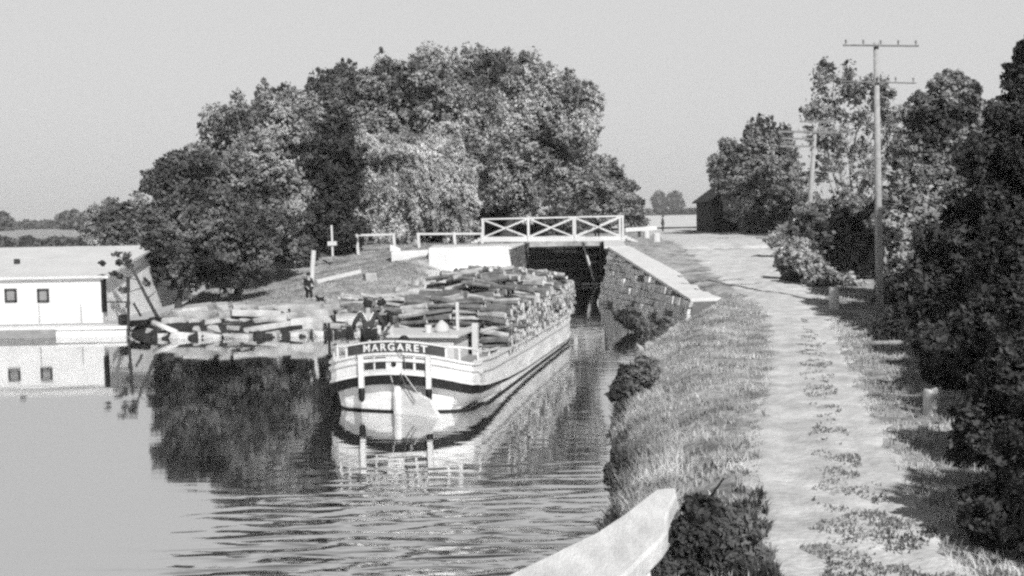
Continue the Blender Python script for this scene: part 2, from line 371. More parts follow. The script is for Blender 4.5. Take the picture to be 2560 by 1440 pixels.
# waterside tall grass of the bank
def edge_fn(X, Y):
    z = ground_z(X, Y); return (z > 0.0) & (z < 0.62)
X, Y = scatter(200000, 0, 7, 10, 43, edge_fn, 1.3)
tag(blades("waterside_grass", X, Y, .08, .26, .012, .03, M_grass, .9), "tall pale grass leaning over the water's edge", "grass", kind='stuff')
X, Y = scatter(60000, 0, 7, 11, 34, lambda X, Y: (ground_z(X, Y) < .22) & (ground_z(X, Y) > -.05) & (np.sin(Y * 1.3) + np.sin(Y * 3.1 + 1) > -.4))
tag(blades("waterside_weeds", X, Y, .10, .38, .03, .07, M_leafd, .8), "dark ragged weeds trailing into the water along the bank", "weeds", kind='stuff')
X, Y = scatter(52000, 1.5, 4.2, 9, 15.6, lambda X, Y: okb(X, Y) & (ground_z(X, Y) > .5) & clumpy(X, Y, 1.6, np.interp(Y, [13, 15.6], [.1, 1.1])), 1.2)
tag(blades("dark_weeds", X, Y, .05, .2, .02, .05, M_leafd, .9), "tangled dark weeds between the near bush and the path", "weeds", kind='stuff')
# left bank grass
X, Y = scatter(60000, -18, 0, 47, 80, lambda X, Y: ground_z(X, Y) > .55)
tag(blades("island_grass", X, Y, .04, .14, .03, .07, M_grassm, .8), "thin rough grass on the bank left of the lock", "grass", kind='stuff')

# ------------------------------------------------------------------ foliage
def leaf_quads(P, size, up=0.25, elong=1.7, droop=0.0, outward=None):
    n = len(P); nrm = RNG.normal(0, 1, (n, 3)); nrm[:, 2] += up
    if outward is not None: nrm += outward * 0.95
    nrm /= np.linalg.norm(nrm, axis=1)[:, None]
    t = RNG.normal(0, 1, (n, 3)); t[:, 2] -= droop; t -= nrm * np.sum(t * nrm, 1)[:, None]; t /= np.linalg.norm(t, axis=1)[:, None] + 1e-9
    b = np.cross(nrm, t); s = size * RNG.uniform(.55, 1.35, n)[:, None]
    V = np.stack([P - t * s * elong / 2, P + b * s / 2 + t * s * RNG.uniform(-.2, .2, (n, 1)), P + t * s * elong / 2, P - b * s / 2], 1).reshape(-1, 3)
    return V
def crown_points(blobs, n_clump, per, clump=0.2, shell=0.55, flat=0.75, droop=0.0):
    """blobs: (centre, radii).  clumps spread through each blob's volume, most near its surface"""
    P = []; O = []
    vol = np.array([np.prod(b[1]) ** (2 / 3) for b in blobs]); cnt = np.maximum(4, (n_clump * vol / vol.sum())).astype(int)
    for (c, r), nc in zip(blobs, cnt):
        c = np.array(c, float); r = np.array(r, float)
        d = RNG.normal(0, 1, (nc, 3)); d /= np.linalg.norm(d, axis=1)[:, None]
        lump = 1 + .16 * np.sin(d[:, 0] * 5 + c[0]) * np.sin(d[:, 2] * 6 + c[1]) + .10 * np.sin(d[:, 1] * 9 + c[2])
        rho = (shell + (1.04 - shell) * RNG.uniform(0, 1, nc) ** .6) * lump
        cc = c + d * r * rho[:, None]
        rc = np.mean(r) * clump * RNG.uniform(.5, 1.5, nc)
        k = (per * RNG.uniform(.5, 1.5, nc)).astype(int) + 2
        rep = np.repeat(np.arange(nc), k)
        g = RNG.normal(0, 1, (len(rep), 3)); g /= np.maximum(1, np.linalg.norm(g, axis=1) / 1.7)[:, None]
        g[:, 2] *= flat
        if droop: g[:, 2] = g[:, 2] * 1.0 - np.abs(RNG.normal(0, droop, len(rep)))
        ax_ = d + RNG.normal(0, .55, (nc, 3)); ax_[:, 2] += (.35 if not droop else -1.2); ax_ /= np.linalg.norm(ax_, axis=1)[:, None]; A = ax_[rep]
        al = np.sum(g * A, 1)[:, None] * A; g = (g - al) * .62 + al * RNG.uniform(1.2, 2.0, nc)[rep][:, None]
        P.append(cc[rep] + g * rc[rep][:, None] * .62); O.append(d[rep])
        ns = int(nc * per * .22); d2 = RNG.normal(0, 1, (ns, 3)); d2 /= np.linalg.norm(d2, axis=1)[:, None]
        P.append(c + d2 * r * (RNG.uniform(.2, 1.12, ns) ** .6)[:, None]); O.append(d2)
    return np.concatenate(P), np.concatenate(O)
def limbs(mb, base, blobs, r0, seed=0, n_sub=3, lean=None):
    rr = random.Random(seed); base = Vector(base)
    cz = min(b[0][2] - b[1][2] * .3 for b in blobs); cen = sum((Vector(b[0]) for b in blobs), Vector()) / len(blobs)
    fork = Vector((base.x * .75 + cen.x * .25, base.y * .8 + cen.y * .2, base.z + max(.8, (cz - base.z) * .75)))
    mid = (base + fork) / 2 + Vector((rr.uniform(-.15, .15), rr.uniform(-.15, .15), 0))
    mb.tube([base - Vector((0, 0, .3)), base + Vector((0, 0, .15)), mid, fork], [r0 * 1.5, r0 * 1.1, r0 * .9, r0 * .75], 9)
    for c, r in blobs:
        c = Vector(c); m1 = fork.lerp(c, .5) + Vector((rr.uniform(-.3, .3), rr.uniform(-.3, .3), rr.uniform(0, .4)))
        mb.tube([fork, m1, c], [r0 * .6, r0 * .4, r0 * .2], 7)
        for k in range(n_sub):
            t = Vector((rr.uniform(-1, 1) * r[0], rr.uniform(-1, 1) * r[1], rr.uniform(-.2, 1) * r[2])) * .75
            q = c.lerp(m1, rr.uniform(0, .6)); mb.tube([q, q.lerp(c + t, .5) + Vector((0, 0, .1)), c + t], [r0 * .25, r0 * .15, r0 * .05], 5)
def tree(label, cat, name, blobs_px, Ybase, leaf, m, bark, n_clump, per, base_px=None, r0=.25, group=None, up=.3, clump=.22, shell=.5, droop=0.0,
         elong=1.7, base=None, depth=1.0, trunk_name='trunk', seed=0, flat=.75):
    blobs = []
    for b in blobs_px:
        px, py, rx, ry = b[:4]; Y = b[4] if len(b) > 4 else Ybase
        c = at(px, py, Y); s = Y / FPX
        blobs.append((c, (rx * s, (rx + ry) / 2 * s * depth, ry * s)))
    if base is None:
        bp = at(base_px if base_px else blobs_px[0][0], 600, Ybase); base = (bp[0], Ybase, gz(bp[0], Ybase))
    root = empty(name, base, label, cat, group)
    big_ = name.endswith('tree') and Ybase < 200
    if big_: n_clump = int(n_clump * (.75 if 'sparse' in name else 1.7)); per = int(per * 1.8); leaf *= .62; clump *= .9
    full = list(blobs)
    if name.endswith('tree') and Ybase < 200:
        full = []
        for c, r in blobs:
            full.append((c, tuple(q * .86 for q in r)))
            for _ in range(6):
                d = RNG.normal(0, 1, 3); d[2] = abs(d[2]) * .9 + .05 if RNG.uniform() < .7 else d[2]; d[1] = -abs(d[1]) if RNG.uniform() < .6 else d[1]; d /= np.linalg.norm(d)
                full.append((np.array(c) + d * np.array(r) * RNG.uniform(.75, 1.05), tuple(q * RNG.uniform(.22, .42) for q in r)))
    if name.endswith('tree') and 60 < Ybase < 95 and 'willow' not in name:
        top = sorted(blobs, key=lambda b: -b[0][2])[:5]
        for _ in range(16):
            c, r = top[RNG.integers(len(top))]; a_ = RNG.uniform(-1.1, 1.1); e_ = RNG.uniform(.82, 1.13)
            full.append((np.array(c) + np.array([math.sin(a_) * r[0] * e_, RNG.uniform(-.5, .3) * r[1], math.cos(a_) * r[2] * e_]), (RNG.uniform(.35, .8), RNG.uniform(.35, .8), RNG.uniform(.5, 1.1))))
    P, O = crown_points(full, n_clump, per, clump, shell, flat, droop)
    k = P[:, 2] > base[2] + .05; P = P[k]; O = O[k]
    V = leaf_quads(P, leaf, up, elong, droop, O)
    np_mesh('crown' if name.endswith('tree') else 'foliage', V, np.arange(len(V)).reshape(-1, 4), m, root, origin=base)
    mb = MB(); limbs(mb, base, blobs, r0, seed); mb.build(trunk_name, bark, root, smooth=True)
    return root

# the wood on the left of the lock
tree("dark spreading tree behind the shore rocks, leftmost of the big tree mass", "tree", "broadleaf_tree",
     [(445, 470, 80, 80), (410, 560, 55, 60), (520, 560, 110, 120), (455, 650, 85, 85), (590, 620, 110, 110), (530, 675, 75, 45), (645, 625, 50, 50), (385, 680, 28, 45), (500, 420, 60, 50)], 55, .20, M_leafd, M_barkd, 560, 55, base_px=440, r0=.16, clump=.20, seed=1)
tree("rounded grey leaved tree between the leftmost dark tree and the taller wood behind", "tree", "broadleaf_tree",
     [(600, 350, 85, 70), (530, 410, 65, 65), (660, 430, 110, 90), (600, 490, 110, 80), (700, 530, 80, 80), (720, 320, 90, 60), (650, 290, 55, 40), (640, 590, 70, 70)], 62, .22, M_leafm, M_barkd, 620, 60, base_px=590, r0=.2, clump=.18, seed=2)
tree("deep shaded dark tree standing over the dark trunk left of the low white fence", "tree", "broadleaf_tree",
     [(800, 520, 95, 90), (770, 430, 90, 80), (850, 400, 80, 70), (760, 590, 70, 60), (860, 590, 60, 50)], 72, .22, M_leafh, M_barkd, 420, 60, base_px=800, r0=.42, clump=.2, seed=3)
tree("tall dark topped tree rising behind the shaded tree, left of the wood's summit", "tree", "broadleaf_tree",
     [(860, 270, 90, 80), (780, 330, 85, 75), (900, 350, 120, 100), (960, 245, 75, 70), (855, 215, 40, 35), (750, 270, 50, 35)], 84, .24, M_leafd, M_barkd, 520, 60, base_px=850, r0=.4, clump=.2, seed=4)
tree("tallest broad grey tree at the middle of the wood with several small tufts on top", "tree", "broadleaf_tree",
     [(1050, 230, 110, 80), (1000, 310, 130, 100), (1140, 270, 110, 90), (1080, 180, 50, 50), (1180, 180, 50, 40), (980, 190, 50, 40), (1120, 380, 120, 90), (1180, 300, 80, 100)], 82, .24, M_leafb, M_barkd, 760, 60, base_px=1090, r0=.45, clump=.18, seed=5)
tree("broad grey crowned tree at the right of the wood above the footbridge's left end", "tree", "broadleaf_tree",
     [(1300, 230, 100, 75), (1390, 290, 100, 90), (1290, 340, 110, 100), (1420, 400, 85, 100), (1300, 450, 120, 80), (1400, 480, 90, 50), (1225, 430, 70, 90), (1250, 190, 50, 45), (1310, 165, 35, 35), (1470, 300, 40, 70), (1470, 250, 40, 30)], 86, .24, M_leafb, M_barkd, 860, 60, base_px=1265, r0=.5, clump=.18, seed=6)
tree("pale drooping willow with hanging twigs behind the low white fence, foremost of the wood", "tree", "willow_tree",
     [(1010, 420, 120, 80), (1090, 410, 90, 80), (950, 490, 80, 80), (1130, 500, 70, 90), (1040, 500, 90, 70), (1000, 570, 60, 50), (920, 550, 55, 50), (1150, 560, 40, 60), (940, 380, 60, 50)], 76, .15, M_leafl, M_barkp, 620, 90, base_px=1035, r0=.35, clump=.17, droop=1.2, elong=3.2, seed=7)
tree("low conical grey tree behind the right end of the footbridge", "tree", "broadleaf_tree",
     [(1520, 470, 60, 60), (1560, 520, 50, 50), (1500, 530, 60, 50), (1590, 560, 28, 26), (1460, 500, 45, 40), (1515, 410, 25, 30)], 108, .28, M_leafm, M_barkd, 380, 50, base_px=1525, r0=.3, clump=.2, seed=8)
tree("small round tree rising beyond the white roof, apart from the wood", "tree", "broadleaf_tree",
     [(270, 560, 45, 40), (320, 570, 40, 45), (300, 600, 60, 30), (355, 560, 25, 50), (240, 600, 25, 20)], 78, .24, M_leafm, M_barkd, 200, 45, base_px=300, r0=.2, seed=9, base=(-28, 78, 0.0) if False else None)
# undergrowth behind the low fences
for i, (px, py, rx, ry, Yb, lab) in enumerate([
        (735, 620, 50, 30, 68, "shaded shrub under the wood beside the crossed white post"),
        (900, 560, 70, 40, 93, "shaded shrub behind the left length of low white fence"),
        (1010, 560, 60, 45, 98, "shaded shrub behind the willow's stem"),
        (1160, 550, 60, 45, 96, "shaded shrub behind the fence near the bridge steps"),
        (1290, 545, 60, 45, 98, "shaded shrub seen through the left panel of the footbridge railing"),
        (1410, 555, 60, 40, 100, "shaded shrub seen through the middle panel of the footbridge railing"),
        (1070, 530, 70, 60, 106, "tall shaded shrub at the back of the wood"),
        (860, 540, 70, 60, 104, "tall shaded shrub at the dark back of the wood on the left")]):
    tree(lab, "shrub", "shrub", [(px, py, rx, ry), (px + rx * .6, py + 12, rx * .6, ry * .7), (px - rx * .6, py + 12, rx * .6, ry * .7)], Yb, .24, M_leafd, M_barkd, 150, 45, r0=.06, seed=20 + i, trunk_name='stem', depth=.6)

# right side: trees, hedge and brush
tree("tall thin leaved tree with bare pale limbs between the two telegraph poles", "tree", "sparse_tree",
     [(2080, 230, 55, 60), (2150, 260, 60, 50), (2050, 310, 45, 60), (2210, 270, 35, 60), (2120, 350, 70, 60), (2190, 380, 50, 60), (2060, 420, 50, 60), (2150, 470, 70, 60), (2230, 330, 30, 50), (2090, 540, 60, 60), (2170, 560, 60, 60)], 80, .24, M_leafm, M_barkp, 380, 34, base_px=2120, r0=.2, clump=.24, shell=.3, seed=40)
tree("pale fluffy tree leaning over the dark barn at the bend of the towpath", "tree", "broadleaf_tree",
     [(1860, 400, 70, 60), (1930, 430, 70, 80), (1820, 450, 50, 50), (1890, 480, 80, 60), (1900, 350, 45, 40), (1980, 500, 50, 70), (1955, 380, 40, 50), (1930, 550, 60, 30), (1855, 525, 45, 40), (1890, 560, 50, 25)], 92, .26, M_leafm, M_barkd, 520, 50, base_px=1905, r0=.35, clump=.2, seed=41)
tree("bushy grey tree behind the near telegraph pole", "tree", "broadleaf_tree",
     [(2330, 300, 80, 60), (2290, 380, 80, 60), (2380, 250, 70, 50), (2400, 370, 90, 80), (2300, 460, 90, 60), (2370, 220, 50, 40), (2430, 300, 70, 60), (2410, 480, 70, 60), (2460, 440, 60, 60)], 46, .19, M_leafm, M_barkd, 620, 50, base_px=2360, r0=.22, clump=.2, seed=42)
tree("big dark tree running off the right edge of the picture", "tree", "broadleaf_tree",
     [(2560, 200, 60, 70), (2540, 320, 80, 80), (2480, 400, 80, 80), (2600, 430, 110, 110), (2530, 520, 100, 80), (2600, 120, 50, 50), (2680, 280, 110, 120), (2700, 500, 120, 110), (2580, 620, 110, 80)], 33, .15, M_leafh, M_barkd, 1000, 65, base_px=2600, r0=.3, clump=.17, seed=43)
for i, (blobs, Yb, m, nc, lab) in enumerate([
        ([(2130, 620, 60, 70), (2080, 590, 50, 60), (2190, 590, 60, 80), (2150, 690, 60, 50)], 50, M_leafd, 320, "dark bush below the sparse tree left of the near pole"),
        ([(1985, 590, 40, 30), (2030, 560, 40, 50), (2060, 610, 30, 30)], 66, M_leafm, 180, "pale bush at the foot of the far telegraph pole"),
        ([(2270, 560, 80, 80), (2240, 660, 50, 70), (2330, 620, 80, 90), (2230, 740, 40, 40)], 42, M_leafm, 420, "grey leafy bush right behind the near pole"),
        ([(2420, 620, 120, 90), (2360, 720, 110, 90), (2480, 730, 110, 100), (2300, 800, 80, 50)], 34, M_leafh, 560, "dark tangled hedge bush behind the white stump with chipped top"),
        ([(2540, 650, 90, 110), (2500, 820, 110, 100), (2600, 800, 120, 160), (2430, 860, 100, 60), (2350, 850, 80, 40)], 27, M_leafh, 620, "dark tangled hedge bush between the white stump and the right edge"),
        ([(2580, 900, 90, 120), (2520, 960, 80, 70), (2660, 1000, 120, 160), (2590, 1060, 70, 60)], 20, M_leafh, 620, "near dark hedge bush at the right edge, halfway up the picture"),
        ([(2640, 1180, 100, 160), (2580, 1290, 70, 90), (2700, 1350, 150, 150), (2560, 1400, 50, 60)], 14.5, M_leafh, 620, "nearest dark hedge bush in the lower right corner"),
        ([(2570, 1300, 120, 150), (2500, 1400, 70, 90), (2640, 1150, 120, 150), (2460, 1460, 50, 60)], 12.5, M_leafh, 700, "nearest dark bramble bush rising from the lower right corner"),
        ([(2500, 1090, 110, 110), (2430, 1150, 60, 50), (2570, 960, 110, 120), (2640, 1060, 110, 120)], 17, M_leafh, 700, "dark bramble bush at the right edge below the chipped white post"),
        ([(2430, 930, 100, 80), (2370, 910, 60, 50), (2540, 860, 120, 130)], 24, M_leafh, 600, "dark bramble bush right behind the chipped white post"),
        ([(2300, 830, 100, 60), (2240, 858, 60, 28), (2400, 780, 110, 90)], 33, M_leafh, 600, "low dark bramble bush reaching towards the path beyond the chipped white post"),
        ([(1985, 690, 30, 18), (2010, 720, 45, 22), (2050, 740, 35, 14), (1960, 660, 25, 15)], 49, M_leafd, 150, "low dark scrub at the right edge of the path beside the tall white post"),
        ([(2060, 700, 40, 28), (2110, 720, 40, 30), (2020, 660, 35, 30), (2150, 750, 30, 25)], 47.5, M_leafl, 200, "pale leafy scrub behind the tall white post"),
        ([(1990, 620, 40, 22), (1940, 600, 25, 14), (2030, 640, 35, 25)], 58, M_leafl, 150, "pale scrub on the verge where the path climbs")]):
    lf = {12.5: .05, 17: .065, 24: .09, 33: .11, 50: .15, 66: .18, 42: .14, 34: .12, 27: .10, 20: .075, 14.5: .06, 49: .12, 47.5: .13, 58: .15}[Yb]
    tree(lab, "bush", "bush", blobs, Yb, lf, m, M_barkd, nc, 50 if Yb > 30 else 75, r0=.05, seed=50 + i, trunk_name='stem', clump=.2, shell=.45, elong=2.0)
for k_, (x_, y_, h_, lab) in enumerate([(10.6, 5.0, 9.5, "unseen dark tree added close to the camera on the right, shading the verge and hedge"), (13.2, 14.0, 9.0, "unseen dark tree added for shade just past the right edge of the picture behind the hedge"), (16.5, 24.0, 9.0, "unseen dark tree added for shade past the right edge behind the big dark tree")]):  # unseen trees added outside the frame to shade hedge and verge
    root_ = empty("broadleaf_tree", (x_, y_, gz(x_, y_)), lab, "tree"); bb_ = [((x_ + dx, y_ + dy, h_ * f), (r_, r_, r_ * .8)) for dx, dy, f, r_ in ((0, 0, .75, 2.3), (-1.2, .6, .55, 1.7), (1.4, 0, .55, 1.8), (.2, 1.4, .45, 1.8), (-.4, -1.2, .6, 1.8), (0, 0, .95, 1.3))]
    P, O = crown_points(bb_, 260, 60, .3, .4); V = leaf_quads(P, .16, .3, 1.7, 0, O); np_mesh("crown", V, np.arange(len(V)).reshape(-1, 4), M_leafd, root_, origin=np.array((x_, y_, gz(x_, y_))))
    mb = MB(); limbs(mb, (x_, y_, gz(x_, y_)), bb_, .2, 90 + k_); mb.build("trunk", M_barkd, root_, smooth=True)
# bushes by the water
for i, (blobs, Yb, m, nc, lf, lab) in enumerate([
        ([(1575, 960, 40, 40), (1610, 930, 35, 35), (1560, 1030, 38, 45), (1590, 1090, 28, 35), (1545, 990, 24, 30)], 26.5, M_leafd, 230, .085, "dark leafy bush hanging over the water halfway along the near bank"),
        ([(1580, 800, 30, 22), (1620, 830, 32, 22), (1650, 860, 24, 20), (1555, 790, 20, 14), (1660, 815, 20, 16)], 45, M_leafd, 200, .10, "black bush growing out of the water below the stone wing wall"),
        ([(1750, 1340, 70, 60), (1820, 1330, 75, 60), (1720, 1420, 70, 60), (1850, 1410, 70, 60), (1760, 1270, 50, 30), (1790, 1440, 90, 60)], 12.4, M_leafd, 420, .05, "dark leafy bush beside the tip of the broad white beam"),
        ([(1530, 1180, 14, 25), (1545, 1140, 14, 25)], 20.3, M_leafd, 60, .06, "small dark waterside plant above the beam's tip")]):
    tree(lab, "bush", "bush", blobs, Yb, lf, m, M_barkd, nc, 60, r0=.03, seed=70 + i, trunk_name='stem', clump=.22, shell=.3, elong=2.2)
# ------------------------------------------------------------------ far land
def far_trees(name, specs, Y, leaf, m, lab, cat, kind='stuff'):
    blobs = [(at(px, py, Y), (rx * Y / FPX, rx * Y / FPX * 1.5, ry * Y / FPX)) for px, py, rx, ry in specs]
    P, O = crown_points(blobs, 60 * len(specs), 26, .3, .3)
    V = leaf_quads(P, leaf, .3, 1.3, 0, O); o = np_mesh(name, V, np.arange(len(V)).reshape(-1, 4), m)
    return tag(o, lab, cat, kind=kind)
far_trees("far_wood", [(x, 571 - x * .017 - 4, 12, 6 + 3 * math.sin(x * .11)) for x in range(-40, 330, 13)], 560, 2.6, M_leafd, "far off line of wood beyond the field on the left", "wood")
far_trees("far_hedge", [(x, 531 - (x - 1600) * .017, 10, 2.2) for x in range(1560, 2300, 12)], 620, 2.0, M_leafd, "thin far hedge line across the fields on the right", "hedge")
for px, py, rx, ry, Yb, lab in [(165, 548, 17, 18, 480, "faint far tree on the left skyline, widest of three"), (190, 552, 12, 24, 480, "faint far pointed tree on the left skyline, middle of three"),
                                (222, 550, 12, 20, 480, "faint far tree on the left skyline nearest the round tree"), (8, 556, 14, 24, 470, "faint far tree at the left edge of the picture"),
                                (1647, 500, 12, 16, 900, "faint far tree over the fields, left of two"), (1688, 500, 16, 16, 900, "faint far tree over the fields, right of two")]:
    tree(lab, "tree", "distant_tree", [(px, py, rx, ry), (px + 4, py + ry * .7, rx, ry * .6)], Yb, 1.9 if Yb < 600 else 3.2, M_leafd, M_barkd, 60, 24, r0=.8, seed=int(px), clump=.3)
far_trees("reed_scrub", [(x, 611 - x * .012 + 3 * math.sin(x), 14, 6 + 4 * math.sin(x * .3)) for x in range(-60, 240, 16)], 185, .9, M_leafd, "dark scrub along the far shore above the white roof", "scrub")

# ------------------------------------------------------------------ masonry
def course_wall(name, a, b, zb_a, zt_a, zb_b, zt_b, thick, label, cat, out, stone=True, cap=None, m=None, batter=0.0):
    """wall from plan point a to b; out = +1/-1 side of the visible face; rough coursed stones in one mesh"""
    a = Vector((a[0], a[1], 0)); b = Vector((b[0], b[1], 0)); d = (b - a); Ln = d.length; d.normalize()
    nrm = Vector((d.y, -d.x, 0)) * out
    root = empty(name, (a.x, a.y, 0), label, cat)
    core = MB(); A = a - nrm * thick; B = b - nrm * thick
    core.hexa([tuple(a + Vector((0, 0, zb_a))), tuple(b + Vector((0, 0, zb_b))), tuple(B + Vector((0, 0, zb_b))), tuple(A + Vector((0, 0, zb_a))),
               tuple(a + Vector((0, 0, zt_a))), tuple(b + Vector((0, 0, zt_b))), tuple(B + Vector((0, 0, zt_b))), tuple(A + Vector((0, 0, zt_a)))])
    for i_ in (0, 1, 4, 5):
        v_ = core.v[i_]; k_ = batter * ((zt_a + zt_b) / 2 - v_[2]) if batter else 0
        core.v[i_] = (v_[0] + nrm.x * k_, v_[1] + nrm.y * k_, v_[2])
    core.build("wall_core", M_mortar, root)
    if stone:
        rr = random.Random(int(a.x * 10 + a.y)); st = MB(); z = zb_a
        while z < max(zt_a, zt_b):
            hgt = rr.uniform(.2, .36); t = -rr.uniform(0, .4)
            while t < Ln:
                ln = rr.uniform(.3, 1.0); t1 = min(t + ln, Ln); t0 = max(t, 0)
                zt = zt_a + (zt_b - zt_a) * (t0 + t1) / 2 / Ln
                if z + hgt * .6 < zt and t1 - t0 > .12 and rr.random() > .04:
                    p = rr.uniform(.02, .13) if not batter else rr.uniform(.02, .24); g = .03; z1 = min(z + hgt, zt) - g
                    q = [a + d * (t0 + g), a + d * (t1 - g)]; f = [x + nrm * p * rr.uniform(.7, 1.1) for x in q]
                    j = lambda: rr.uniform(-.03, .03)
                    st.hexa([(f[0].x, f[0].y, z + j()), (f[1].x, f[1].y, z + j()), (q[1].x, q[1].y, z), (q[0].x, q[0].y, z),
                             (f[0].x + nrm.x * j(), f[0].y, z1 + j()), (f[1].x + nrm.x * j(), f[1].y, z1 + j()), (q[1].x, q[1].y, z1), (q[0].x, q[0].y, z1)])
                t += ln
            z += hgt
        if batter: st.v = [(x_ + nrm.x * batter * ((zt_a + zt_b) / 2 - z_), y_ + nrm.y * batter * ((zt_a + zt_b) / 2 - z_), z_) for x_, y_, z_ in st.v]
        st.build("stone_face", m or M_stone, root, bevel=.02)
    if cap:
        cpw, cth = cap; cp = MB(); o1 = nrm * .12; o2 = -nrm * cpw; oa = nrm * batter * ((zt_b - zt_a) / 2); ob = -oa
        cp.hexa([tuple(a + o1 + oa + Vector((0, 0, zt_a))), tuple(b + o1 + ob + Vector((0, 0, zt_b))), tuple(b + o2 + Vector((0, 0, zt_b))), tuple(a + o2 + Vector((0, 0, zt_a))),
                 tuple(a + o1 + oa + Vector((0, 0, zt_a + cth))), tuple(b + o1 + ob + Vector((0, 0, zt_b + cth))), tuple(b + o2 + Vector((0, 0, zt_b + cth))), tuple(a + o2 + Vector((0, 0, zt_a + cth)))])
        cp.build("coping", M_coping, root, bevel=.03)
    return root
course_wall("wing_wall", (5.1, 60.0), (7.75, 46.7), -1.2, 2.88, -1.2, 1.02, 1.2, "rough stone wing wall with a broad pale sloping coping, right of the lock mouth", "wall", 1, cap=(1.3, .14), m=M_pale, batter=.2)
course_wall("lock_wall", (6.6, 79), (5.1, 60.1), -1.2, 2.9, -1.2, 2.9, 1.2, "right hand side wall of the lock chamber, in deep shade behind the ladder", "wall", 1, cap=(1.1, .12), m=M_shadewet)  # chamber shade is painted into this wall by its near-black stone
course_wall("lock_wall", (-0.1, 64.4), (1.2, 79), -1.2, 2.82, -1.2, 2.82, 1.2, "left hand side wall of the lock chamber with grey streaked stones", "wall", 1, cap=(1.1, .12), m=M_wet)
# smooth head wall left of the mouth, with a battered face and a rounded nose
mb = MB(); nA = [(-4.75, 64.2), (-3.2, 63.9), (-1.6, 63.7), (-.9, 63.75), (-.45, 63.95), (-.18, 64.4)]; rb_ = []; rt_ = []
for i, (a, b_) in enumerate(nA):
    nose = max(0, i - 2) / 3; rb_.append((a + nose * .55, b_ - .9 + nose * .5, -.6)); rt_.append((a, b_, 3.02 - .03 * (i == 0)))
bk = [(-.18, 70), (-4.9, 70)]
vs = rb_ + [(x, y, -.6) for x, y in bk] + rt_ + [(x, y, 3.0) for x, y in bk]; n_ = 8
mb.add(vs, [tuple(range(n_))[::-1], tuple(range(n_, 2 * n_))] + [(i, (i + 1) % n_, n_ + (i + 1) % n_, n_ + i) for i in range(n_)])
tag(mb.build("abutment_block", M_coping, bevel=.05), "large smooth white block of the lock's left abutment below the bridge steps", "abutment")
# pale stone apron on the slope in front of it
us = np.linspace(0, 1, 40); vs_ = np.linspace(0, 1, 26); AU, AV = np.meshgrid(us, vs_)
wob = .5 * np.sin(AU * 9) + .25 * np.sin(AU * 23)
AX = (-4.4 + 4.2 * AU) - AV * (1.3 + 2.8 * AU + wob * .6) + .05; AY = 49.0 + 14.3 * AU + AV * .6
AZ = ground_z(AX, AY) + .04 - .06 * (AV < .01) - .08 * (AV > .97)
ii = np.arange(AX.size).reshape(AX.shape); fcs = np.stack([ii[:-1, :-1], ii[:-1, 1:], ii[1:, 1:], ii[1:, :-1]], -1).reshape(-1, 4)
tag(np_mesh("stone_apron", np.stack([AX, AY, AZ], -1).reshape(-1, 3), fcs, M_coping, smooth=True), kind='structure')
# lock gates
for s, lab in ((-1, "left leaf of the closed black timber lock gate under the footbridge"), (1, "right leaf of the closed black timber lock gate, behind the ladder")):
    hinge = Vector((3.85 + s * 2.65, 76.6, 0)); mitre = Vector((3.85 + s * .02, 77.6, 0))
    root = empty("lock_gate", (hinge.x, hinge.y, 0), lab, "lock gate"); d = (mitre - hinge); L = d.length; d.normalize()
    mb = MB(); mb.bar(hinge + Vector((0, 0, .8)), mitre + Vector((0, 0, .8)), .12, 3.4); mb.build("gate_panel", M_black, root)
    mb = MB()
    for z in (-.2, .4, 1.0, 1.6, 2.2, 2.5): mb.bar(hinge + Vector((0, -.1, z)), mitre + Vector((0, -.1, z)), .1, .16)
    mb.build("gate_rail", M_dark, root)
# ladder down the right hand gate recess
root = empty("ladder", at(1480, 640, 75.0), "pale timber ladder leaning in the dark lock mouth under the bridge", "ladder")
t0, b0 = at(1457, 606, 75.4), at(1486, 702, 74.6); t1, b1 = at(1500, 604, 75.4), at(1503, 702, 74.6)
for a, b, ww in ((t0, b0, .11), (t1, b1, .05)):
    mb = MB(); mb.bar(a, b, ww, .1); mb.build("rail", M_white if ww > .1 else M_grey, root)
for k in range(5):
    f = .14 + k * .19; mb = MB(); a = t0 + (b0 - t0) * f; b = t1 + (b1 - t1) * f
    mb.bar(a, b, .07, .07); mb.build("rung", M_grey, root)
mb = MB(); a = at(1455, 704, 74.5); b = at(1497, 704, 74.5); mb.bar((a[0], 74.5, .12), (b[0], 74.5, .12), .5, .14)
tag(mb.build("floating_plank", M_white, bevel=.02), "short white plank lying on the water at the ladder's foot", "plank")

